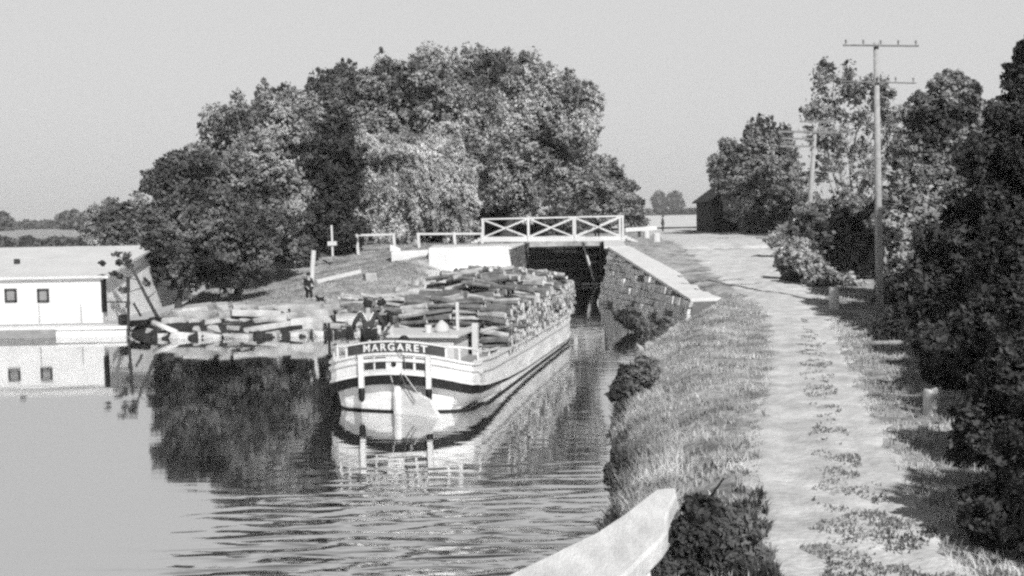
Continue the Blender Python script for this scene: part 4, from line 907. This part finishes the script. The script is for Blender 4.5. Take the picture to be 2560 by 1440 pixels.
# stern windows
for k, (a, b) in enumerate(((-.82, -.54), (-.49, -.22), (.20, .47), (.53, .76))):
    wn = curved_plate(a - .03, b + .03, 1.09, 1.435, .012, .03, "window", M_white, boat, 3); curved_plate(a, b, 1.115, 1.41, .02, .03, "pane", M_glass, wn, 3)
mb = MB(); mb.tube([(-.02, -.262, 1.22), (-.02, -.20, 1.22)], .065, 12); mb.build("rudder_port", M_black, boat, world=False)
for v0 in (-.93, .78):
    mb = MB(); s0 = sv(v0 + .07) - .08; mb.box((v0 + .07, s0, 1.03), (.12, .12, .80)); mb.build("stern_timber", M_white, boat, world=False, bevel=.01)
    mb = MB(); mb.tube([(v0 + .06, s0 + .0, .62), (v0 + .06, s0 + .02, .56), (v0 + .05, s0 + .04, .36), (v0 + .05, s0 + .04, .28)], [.06, .085, .08, .04], 10); mb.build("fender", M_black, boat, world=False, smooth=True)
# rudder: post and big blade put hard over
rd = MB(); rd.tube([(0.02, -.06, -.5), (0.02, -.08, .45), (0.02, -.08, .74)], [.13, .13, .09], 12); ro = rd.build("rudder", M_hull, boat, world=False, smooth=True)
rb = MB(); dvec = Vector((.9, -.42)).normalized(); pf = [(0, .62), (.35, .58), (.75, .5), (1.05, .4), (1.2, .16), (1.42, -.08), (1.3, -.5), (0, -.5)]; nrm_ = Vector((-dvec.y, dvec.x))
A_ = [(.04 + dvec.x * r_ + nrm_.x * .045, -.08 + dvec.y * r_ + nrm_.y * .045, z) for r_, z in pf]; B_ = [(.04 + dvec.x * r_ - nrm_.x * .045, -.08 + dvec.y * r_ - nrm_.y * .045, z) for r_, z in pf]
n = len(pf); rb.add(A_ + B_, [tuple(range(n)), tuple(range(n, 2 * n))[::-1]] + [(i, n + i, n + (i + 1) % n, (i + 1) % n) for i in range(n)])
rbo = rb.build("blade", M_hull, None, world=False, bevel=.01); rbo.parent = ro
for pts, m_ in (([(.16, -.3, 1.02), (.3, -.34, .7), (.55, -.42, .32)], M_rope), ([(.24, -.28, 1.0), (.6, -.36, .55), (1.02, -.34, .2)], M_roped), ([(-.1, -.27, .95), (-.02, -.15, .55)], M_roped), ([(.14, -.27, .95), (.16, -.1, .5)], M_rope),
                ([(.05, -.33, 1.82), (.1, -.36, 1.6), (.28, -.36, 1.42), (.3, -.33, 1.15)], M_rope), ([(-1.0, -.1, 1.62), (-.98, -.22, 1.35)], M_rope)):
    mb = MB(); mb.tube(pts, .013, 6); mb.build("tiller_rope", m_, boat, world=False)
# side rails rising to the name board
for s_ in (-1, 1):
    pth = [(v * s_, s) for v, s in HALF[2:11] if True]; z_ = lambda s: float(np.interp(s, [-.1, 1, 4, 6.5], [1.66, 1.38, 1.2, 1.1]))
    mb = MB(); prev = None
    for v, s in [(1.27 * s_, -.03), (1.56 * s_, .07), (1.78 * s_, .28), (1.88 * s_, .65), (1.9 * s_, 1.3), (1.9 * s_, 2.2), (1.9 * s_, 3.0)]:
        p_ = (v, s, z_(s));
        if prev: mb.bar(prev, p_, .05, .05)
        prev = p_
    for v, s in [(1.56 * s_, .07), (1.88 * s_, .65), (1.9 * s_, 1.8), (1.9 * s_, 2.9)]: mb.box((v, s, (z_(s) + ztop(v, s)) / 2 + .02), (.05, .05, z_(s) - ztop(v, s)))
    mb.build("stern_rail", M_white, boat, world=False)
# cabin
cb = MB(); cb.box((-.18, 2.85, 1.26), (2.15, 1.6, .72)); co = cb.build("cabin", M_white, boat, world=False, bevel=.02)
cr_ = MB(); cr_.box((-.2, 2.85, 1.662), (2.5, 1.9, .075)); c2 = cr_.build("cabin_roof", M_white, None, world=False, bevel=.01); c2.parent = co
for v in (-.95,): 
    mb = MB(); mb.box((-1.42, 1.95, 1.5), (.28, .3, .5)); mb.build("companion_box", M_white, boat, world=False, bevel=.01)
mb = MB(); mb.box((.72, 3.2, 2.08), (.075, .075, .76)); mb.build("stanchion", M_white, boat, world=False)
mb = MB(); mb.box((1.12, 3.55, 1.38), (.16, .14, .95)); mb.build("load_post", M_white, boat, world=False)
def boatpt(v, s, z): return BM @ Vector((v, s, z))
def on_boat(name, mb, m, lab, cat, smooth=False, bevel=0):
    me_o = mb.build(name, m, None, world=False, smooth=smooth, bevel=bevel); me_o.matrix_world = BM; return tag(me_o, lab, cat)
mb = MB(); mb.tube([(.06, 2.6, 1.70), (.06, 2.6, 1.90)], [.085, .1], 12); on_boat("bucket", mb, M_white, "small white bucket on the cabin roof", "bucket")
mb = MB(); mb.tube([(.42, 2.65, 1.70), (.42, 2.65, 1.78), (.42, 2.65, 1.89), (.41, 2.65, 1.98), (.40, 2.65, 2.02)], [.2, .21, .17, .08, .03], 14); on_boat("sack", mb, M_clothl, "rounded pale sack on the cabin roof beside the bucket", "sack", True)
mb = MB(); mb.tube([(-.1, .9, 1.45), (-.1, .9, 1.72), (-.1, .9, 1.80)], [.18, .15, .06], 12); on_boat("hat", mb, M_cloth, "dark domed basket behind the middle of the name board", "basket", True)

# ------------------------------------------------------------------ firewood load: rows of crosswise logs
r3 = random.Random(3); recs = []
def heap(s):   # side height and crown height over the deck by position along the boat
    return float(np.interp(s, [4.0, 5, 8, 11, 16], [1.3, 1.34, 1.32, 1.28, 1.25])), float(np.interp(s, [4.0, 5.5, 6.6, 9, 12, 16.3], [1.4, 1.7, 1.98, 2.03, 1.85, 1.58]))
for row, vc in enumerate((-1.58, -.79, 0.0, .79, 1.58)):
    s0 = 4.2 - .05 * row; ds = .172; col = 0; s = s0
    while s < 16.45:
        hs, hc = heap(s); hh = hc if row == 2 else (hs if row in (0, 4) else hs * .45 + hc * .55); hh *= 1 + .05 * math.sin(s * 2.7 + row) + r3.uniform(-.03, .03)
        z = .93 + .09 + r3.uniform(0, .09); k = 0
        while z < .93 + hh:
            if r3.random() < .07: z += .13; continue
            vis = (row == 4) or (z > .93 + hh - .34) or (s < s0 + .3) or (row in (2, 3) and z > .93 + hs)
            recs.append((vc + r3.uniform(-.07, .07), s + r3.gauss(0, .05) - (r3.random() ** 3 * .22 if s < s0 + .2 else 0), z + r3.uniform(-.03, .03), r3.gauss(0, .13), r3.gauss(0, .1), r3.uniform(.5, 1.5), vis)); z += .15 + r3.uniform(-.015, .02)
        s += ds; col += 1
# loose top logs at all angles on the crown
for k in range(130):
    s = r3.uniform(5.8, 16.0); v = r3.uniform(-1.0, 1.7); hs, hc = heap(s); t = abs(v) / 1.85; z = .93 + hc * (1 - t * t) + (hs + .1) * t * t + .1
    recs.append((v, s, z, r3.gauss(0, .45), r3.gauss(0, .12), r3.uniform(.7, 1.25), True))
cand = []
for rc in recs:
    p = boatpt(*rc[:3]); cand.append((0 if rc[6] else 1, (p - Vector(EYE)).length, rc))
cand.sort(key=lambda t: (t[0], t[1])); big = cand[:300]; rest = cand[300:]
GL = "rough split firewood log stacked crosswise in the high load of the canal boat"
def log_matrix(rc):
    v, s, z, rz, ry, sc, _ = rc
    return BM @ Matrix.Translation((v, s, z)) @ Matrix.Rotation(rz, 4, 'Z') @ Matrix.Rotation(ry, 4, 'Y') @ Matrix.Rotation(v * 7 + s * 3, 4, 'X') @ Matrix.Diagonal((1, sc, sc, 1))
for i, (_, _, rc) in enumerate(big):
    o = bpy.data.objects.new("firewood_log", LOGS[i % 10]); COL.objects.link(o); o.matrix_world = log_matrix(rc); tag(o, GL, "log", "firewood logs nearest the stern in the boat's load")
mb = MB(); 
for i, (_, _, rc) in enumerate(rest):
    me = LOGS[i % 10]; M_ = log_matrix(rc); mb.v_off = len(mb.v)
    mb.add([tuple(M_ @ v.co) for v in me.vertices], [tuple(p.vertices) for p in me.polygons]); 
    for q, p in enumerate(me.polygons): mb.mi[len(mb.mi) - len(me.polygons) + q] = 1 if p.material_index else (0 if (i % 10) % 5 in (0, 2, 3) else 2)
tag(mb.build("firewood_heap", [M_logbark, M_logend, M_logpale]), "far mass of stacked firewood filling the canal boat towards its bow", "firewood", kind='stuff')
# logs lying on the shore behind the stern
for i in range(110):
    px = r3.uniform(868, 1140); lay = i % 5; Yb = 46.7 + lay * .45 + r3.uniform(-.2, .2) + max(0, (px - 960) / 120) * 1.2
    c = at(px, 790, Yb); z = .3 + lay * .25 + r3.uniform(-.05, .1) 
    o = bpy.data.objects.new("shore_log", LOGS[i % 10]); COL.objects.link(o); o.location = (c[0], Yb, z); o.rotation_euler = (r3.uniform(0, 3), r3.uniform(-.25, .25), r3.uniform(-.5, .5)); s_ = r3.uniform(.9, 1.5); o.scale = (r3.uniform(.8, 1.5), s_, s_)
    tag(o, "rough log in the stack on the shore behind the steersman", "log", "logs stacked on the shore")

# ------------------------------------------------------------------ people
def skin_obj(name, nodes, edges, m, parent, scale=1.0, sub=2):
    names = list(nodes); me = bpy.data.meshes.new(name)
    me.from_pydata([nodes[k][0] for k in names], [(names.index(a), names.index(b)) for a, b in edges], [])
    o = link(name, me, m, parent); md = o.modifiers.new('skin', 'SKIN'); md.use_smooth_shade = True
    if not me.skin_vertices: raise RuntimeError("no skin layer")
    for i, k in enumerate(names):
        r_ = nodes[k][1]; r_ = (r_, r_) if not isinstance(r_, tuple) else r_
        me.skin_vertices[0].data[i].radius = (r_[0] * scale, r_[1] * scale); me.skin_vertices[0].data[i].use_root = (i == 0)
    o.modifiers.new('sub', 'SUBSURF').levels = sub; o.modifiers['sub'].render_levels = sub
    return o
def person(loc, rz, H, J, label, top_m, leg_m, hat='cap', braces=False, short=False):
    """J: joint positions in metres for a 1.72 m figure facing -Y (local)"""
    k = H / 1.72; root = empty("person", loc, label, "person", rz=rz)
    S = lambda p: tuple(a * k for a in p)
    nd = {'pelvis': (S(J['pelvis']), .13 * k), 'waist': (S(J['waist']), (.125 * k, .1 * k)), 'chest': (S(J['chest']), (.165 * k, .115 * k)), 'neck': (S(J['neck']), .055 * k),
          'chin': (S(J['chin']), .075 * k), 'face': (S(J['face']), .092 * k), 'crown': (S(J['crown']), .07 * k)}
    ed = [('pelvis', 'waist'), ('waist', 'chest'), ('chest', 'neck'), ('neck', 'chin'), ('chin', 'face'), ('face', 'crown')]
    for s in 'LR':
        nd['sh' + s] = (S(J['sh' + s]), .062 * k); nd['el' + s] = (S(J['el' + s]), .046 * k); nd['wr' + s] = (S(J['wr' + s]), .03 * k)
        e = Vector(J['wr' + s]) - Vector(J['el' + s]); e.normalize(); pal = Vector(J['wr' + s]) + e * .07; nd['pa' + s] = (S(pal), (.038 * k, .018 * k))
        ed += [('chest', 'sh' + s), ('sh' + s, 'el' + s), ('el' + s, 'wr' + s), ('wr' + s, 'pa' + s)]
        side = e.cross(Vector((0, 0, 1))); side = side.normalized() if side.length > .2 else Vector((0, 1, 0)); fold = side.cross(e).normalized() * (1 if s == 'L' else -1)
        for q, (of, ln) in enumerate(((-.03, .072), (-.01, .085), (.011, .08), (.031, .062))):
            a = pal + e * .035 + side * of; b = a + e * ln * .55 + fold * .01; c = b + e * ln * .4 + fold * .03
            for t, p_, r_ in (('a', a, .0095), ('b', b, .0085), ('c', c, .007)): nd[f'f{q}{t}{s}'] = (S(p_), r_ * k)
            ed += [('pa' + s, f'f{q}a{s}'), (f'f{q}a{s}', f'f{q}b{s}'), (f'f{q}b{s}', f'f{q}c{s}')]
        a = pal - e * .02 + side * -.04; b = a + side * -.025 + e * .035
        nd['ta' + s] = (S(a), .011 * k); nd['tb' + s] = (S(b), .009 * k); ed += [('pa' + s, 'ta' + s), ('ta' + s, 'tb' + s)]
        nd['hi' + s] = (S(J['hi' + s]), .09 * k); nd['kn' + s] = (S(J['kn' + s]), .058 * k); nd['an' + s] = (S(J['an' + s]), .04 * k); nd['to' + s] = (S(J['to' + s]), .036 * k)
        ed += [('pelvis', 'hi' + s), ('hi' + s, 'kn' + s), ('kn' + s, 'an' + s), ('an' + s, 'to' + s)]
    skin_obj("body", nd, ed, M_skin, root)
    up = {q: nd[q] for q in ('pelvis', 'waist', 'chest', 'shL', 'shR', 'elL', 'elR')}
    for s in 'LR': up['cu' + s] = (tuple(Vector(nd['el' + s][0]).lerp(Vector(nd['wr' + s][0]), .85)), .036 * k)
    up['collar'] = (tuple(Vector(nd['chest'][0]).lerp(Vector(nd['neck'][0]), .6)), .065 * k)
    skin_obj("jacket" if not braces else "shirt", up, [('pelvis', 'waist'), ('waist', 'chest'), ('chest', 'collar'), ('chest', 'shL'), ('chest', 'shR'), ('shL', 'elL'), ('shR', 'elR'), ('elL', 'cuL'), ('elR', 'cuR')], top_m, root, 1.2)
    lg = {q: nd[q] for q in ('pelvis', 'hiL', 'hiR', 'knL', 'knR')}; le = [('pelvis', 'hiL'), ('pelvis', 'hiR'), ('hiL', 'knL'), ('hiR', 'knR')]
    for s in 'LR': lg['cf' + s] = (tuple(Vector(nd['kn' + s][0]).lerp(Vector(nd['an' + s][0]), .25 if short else .93)), .052 * k); le.append(('kn' + s, 'cf' + s))
    skin_obj("trousers", lg, le, leg_m, root, 1.22)
    for s in 'LR':
        a, b = Vector(nd['an' + s][0]), Vector(nd['to' + s][0]); mb = MB(); mb.tube([a - (b - a) * .3 + Vector((0, 0, -.0)), a.lerp(b, .5), b + (b - a) * .1], [.05 * k, .052 * k, .04 * k], 8); mb.build("boot", M_cloth, root, world=False, smooth=True)
    f = Vector(nd['face'][0]); cn = Vector(nd['crown'][0]); upv = (cn - Vector(nd['chin'][0])).normalized(); fw = Vector(J.get('look', (0, -1, 0))).normalized(); sd = fw.cross(upv).normalized()
    mb = MB(); mb.tube([f + fw * .085 * k + upv * .015 * k, f + fw * .118 * k - upv * .02 * k], [.012 * k, .018 * k], 6); mb.build("nose", M_skin, root, world=False)
    for s in (-1, 1):
        mb = MB(); q = f + fw * .088 * k + sd * s * .034 * k + upv * .02 * k; mb.tube([q, q + fw * .008 * k], .011 * k, 8); mb.build("eye", M_black, root, world=False)
        mb = MB(); q = f + sd * s * .09 * k; mb.tube([q - upv * .03 * k, q + upv * .03 * k], [.012 * k, .018 * k], 6); mb.build("ear", M_skin, root, world=False)
    mb = MB(); q = f + fw * .088 * k - upv * .05 * k; mb.tube([q - sd * .025 * k, q + sd * .025 * k], .006 * k, 6); mb.build("mouth", M_clothm, root, world=False)
    mb = MB(); hc_ = f - fw * .012 * k; mb.tube([hc_ + upv * (-.03) * k - fw * .03 * k, hc_ + upv * .03 * k - fw * .012 * k, hc_ + upv * .08 * k, hc_ + upv * .125 * k], [.098 * k, .104 * k, .095 * k, .03 * k], 14); mb.build("hair", M_cloth, root, world=False, smooth=True)
    mb = MB()
    if hat == 'brim': mb.tube([f + upv * .075 * k, f + upv * .09 * k], [.17 * k, .17 * k], 18); mb.tube([f + upv * .09 * k, f + upv * .19 * k, f + upv * .2 * k], [.105 * k, .09 * k, .05 * k], 16)
    else: mb.tube([f + upv * .06 * k, f + upv * .1 * k, f + upv * .15 * k, f + upv * .16 * k], [.112 * k, .125 * k, .09 * k, .04 * k], 16); mb.tube([f + fw * .06 * k + upv * .07 * k, f + fw * .17 * k + upv * .055 * k], [.08 * k, .045 * k], 10)
    mb.build("hat", M_cloth, root, world=False, smooth=False)
    if braces:
        mb = MB(); b0 = Vector(S(J['chest'])); bk = -fw * .150 * k; w_ = Vector(S(J['waist']))
        cr0 = b0 + bk - Vector((0, 0, .1 * k)); 
        mb.bar(cr0, Vector(S(J['shL'])).lerp(b0, .35) + bk * .75 + Vector((0, 0, .09 * k)), .035 * k, .012, up=(0, 1, 0)); mb.bar(cr0, Vector(S(J['shR'])).lerp(b0, .35) + bk * .75 + Vector((0, 0, .09 * k)), .035 * k, .012, up=(0, 1, 0))
        mb.bar(cr0, w_ + bk * .95 - Vector((0, 0, .05 * k)), .035 * k, .012, up=(0, 1, 0)); mb.build("braces", M_clothl, root, world=False)
    return root
STAND = dict(pelvis=(0, 0, .93), waist=(0, 0, 1.08), chest=(0, .01, 1.3), neck=(0, 0, 1.46), chin=(0, -.02, 1.53), face=(0, -.02, 1.6), crown=(0, -.01, 1.66),
             shL=(.19, 0, 1.4), shR=(-.19, 0, 1.4), elL=(.26, .03, 1.13), elR=(-.26, .03, 1.13), wrL=(.25, -.06, .9), wrR=(-.25, -.06, .9),
             hiL=(.1, 0, .88), hiR=(-.1, 0, .88), knL=(.12, -.02, .48), knR=(-.12, -.02, .48), anL=(.12, .02, .07), anR=(-.12, .02, .07), toL=(.14, -.14, .035), toR=(-.14, -.14, .035))
def pose(**kw): d = dict(STAND); d.update(kw); return d
# steersman: back to the camera, leaning a little forward, arms spread to the tiller
ps = pose(chest=(0, -.08, 1.27), neck=(0, -.14, 1.42), chin=(0, -.18, 1.48), face=(0, -.2, 1.55), crown=(0, -.2, 1.62), shL=(.2, -.1, 1.36), shR=(-.2, -.1, 1.36), elL=(.36, -.12, 1.12), elR=(-.38, -.12, 1.12), wrL=(.33, -.32, .97), wrR=(-.34, -.2, .88),
          pelvis=(0, .06, .93), hiL=(.11, .05, .88), hiR=(-.11, .05, .88), knL=(.17, -.06, .48), knR=(-.17, -.02, .48), anL=(.2, .0, .07), anR=(-.2, .04, .07), toL=(.22, -.16, .035), toR=(-.22, -.12, .035))
p = boatpt(-.98, .75, .97); person(tuple(p), math.pi + .15, 1.74, ps, "man steering at the boat's stern, seen from behind, dark clothes with pale crossed braces", M_clothd, M_cloth, 'cap', True)
sit = dict(pelvis=(0, 0, .12), waist=(0, -.02, .27), chest=(0, -.05, .48), neck=(0, -.08, .64), chin=(0, -.11, .7), face=(0, -.12, .77), crown=(0, -.11, .84),
           shL=(.19, -.04, .58), shR=(-.19, -.04, .58), elL=(.3, -.14, .38), elR=(-.26, -.2, .36), wrL=(.36, -.34, .3), wrR=(-.12, -.4, .28), hiL=(.1, -.04, .1), hiR=(-.1, -.04, .1),
           knL=(.14, -.46, .16), knR=(-.14, -.46, .14), anL=(.14, -.5, -.26), anR=(-.14, -.52, -.28), toL=(.15, -.65, -.3), toR=(-.15, -.67, -.32))
p = boatpt(-.95, 2.0, 1.71); person(tuple(p), -.5, 1.72, sit, "man seated on the port edge of the cabin roof in dark clothes with pale trousers", M_cloth, M_clothl, 'cap')
# boy on the shore
b = at(789, 768, 50); pb = pose(elL=(.24, -.06, 1.14), wrL=(.16, -.26, 1.05), elR=(-.24, .02, 1.14), wrR=(-.2, -.2, 1.0), anL=(.1, .12, .09), knL=(.1, -.1, .5), toL=(.11, 0, .04), knR=(-.1, -.02, .48))
person((b[0], 48.4, 1.02), .7, 1.42, pb, "boy in a dark jacket and short trousers standing on the shore rocks", M_cloth, M_cloth, 'cap', short=True)
# man on the bridge leaning on the rail
b = at(1492, 560, YB + .9); pm = pose(chest=(0, -.1, 1.27), neck=(0, -.16, 1.42), chin=(0, -.2, 1.48), face=(0, -.22, 1.55), crown=(0, -.2, 1.62), shL=(.19, -.12, 1.36), shR=(-.19, -.12, 1.36), elL=(.27, -.28, 1.18), elR=(-.27, -.28, 1.18), wrL=(.1, -.42, 1.12), wrR=(-.1, -.42, 1.12))
person((b[0], YB + .75, zd1 + .07), .35, 1.72, pm, "man in dark clothes leaning on the footbridge railing near its right end", M_cloth, M_cloth, 'brim')
b = at(1657, 575, 112); person((b[0], 112, gz(b[0], 112)), 1.2, 1.6, STAND, "small far figure standing on the open ground beyond the lock bollards", M_cloth, M_cloth, 'cap')
# the dog
b = at(809, 770, 49.2); dg = empty("dog", (b[0], 48.4, 1.04), "small dark dog standing on the shore rocks beside the boy", "dog", rz=.5)
nd = {'hip': ((.28, 0, .4), .09), 'belly': ((.05, 0, .39), .09), 'rib': ((-.2, 0, .4), .12), 'neck': ((-.36, 0, .5), .07), 'head': ((-.45, 0, .58), .075), 'muzzle': ((-.58, 0, .54), .035), 'tail1': ((.4, 0, .46), .025), 'tail2': ((.52, 0, .58), .014)}
ed = [('hip', 'belly'), ('belly', 'rib'), ('rib', 'neck'), ('neck', 'head'), ('head', 'muzzle'), ('hip', 'tail1'), ('tail1', 'tail2')]
for s, y in (('a', .08), ('b', -.08)):
    nd['sh' + s] = ((-.22, y, .32), .05); nd['wr' + s] = ((-.22, y, .14), .025); nd['pf' + s] = ((-.25, y, .02), .024)
    nd['th' + s] = ((.26, y, .3), .065); nd['ho' + s] = ((.36, y, .15), .024); nd['ph' + s] = ((.3, y, .02), .024)
    ed += [('rib', 'sh' + s), ('sh' + s, 'wr' + s), ('wr' + s, 'pf' + s), ('hip', 'th' + s), ('th' + s, 'ho' + s), ('ho' + s, 'ph' + s)]
skin_obj("body", nd, ed, M_cloth, dg)
for y in (-.045, .045): mb = MB(); mb.tube([(-.42, y, .63), (-.40, y * 1.3, .7)], [.03, .008], 6); mb.build("ear", M_cloth, dg, world=False)

dg.scale = (.7, .7, .7); dg.rotation_euler = (0, 0, 1.2)
# ------------------------------------------------------------------ broad white beam in the foreground
zW = 1.62
ol = [(1688, 1219), (1640, 1222), (1600, 1252), (1560, 1284), (1490, 1330), (1400, 1373), (1270, 1436), (1120, 1512), (900, 1640)]
orr = [(1260, 1760), (1450, 1560), (1560, 1440), (1612, 1388), (1655, 1346), (1670, 1325), (1668, 1295), (1676, 1265), (1692, 1235)]
pl = [tuple(G(a, b, zW)[:2]) for a, b in ol + orr]
bmr = empty("white_beam", (pl[0][0], pl[0][1], .9), "broad white painted beam end pointing up the bank from the bottom of the picture", "beam")
mb = MB(); mb.prism(pl, zW - .22, zW); mb.build("beam", M_beam, bmr, bevel=.03)
q = G(1620, 1440, 1.1); g = gz(q[0], q[1]); t = G(1612, 1400, zW - .25)
mb = MB(); A = [(t[0] - .05, t[1] - .05), (t[0] + .03, t[1] - .05), (t[0] + .03, t[1] + .05), (t[0] - .05, t[1] + .05)]
mb.hexa([(t[0] - .17, t[1] - .28, g - .2), (t[0] + .17, t[1] - .28, g - .2), (t[0] + .17, t[1] - .1, g - .2), (t[0] - .17, t[1] - .1, g - .2)] + [(a, b, zW - .23) for a, b in A]); mb.build("prop", M_white, bmr, bevel=.01)

# ------------------------------------------------------------------ haze
hz = MB(); hz.box((0, 1400, 22), (4200, 3100, 49))
ho = hz.build("haze", [], None); tag(ho, "thin pale haze over the water and fields", "haze", kind='stuff')
hm = bpy.data.materials.new("haze_air"); hm.use_nodes = True; t = hm.node_tree; t.nodes.clear()
o_ = t.nodes.new('ShaderNodeOutputMaterial'); pv = t.nodes.new('ShaderNodeVolumePrincipled'); pv.inputs['Density'].default_value = 0.00032; pv.inputs['Color'].default_value = (.95, .95, .95, 1); pv.inputs['Anisotropy'].default_value = 0.0
t.links.new(pv.outputs[0], o_.inputs['Volume']); ho.data.materials.append(hm)
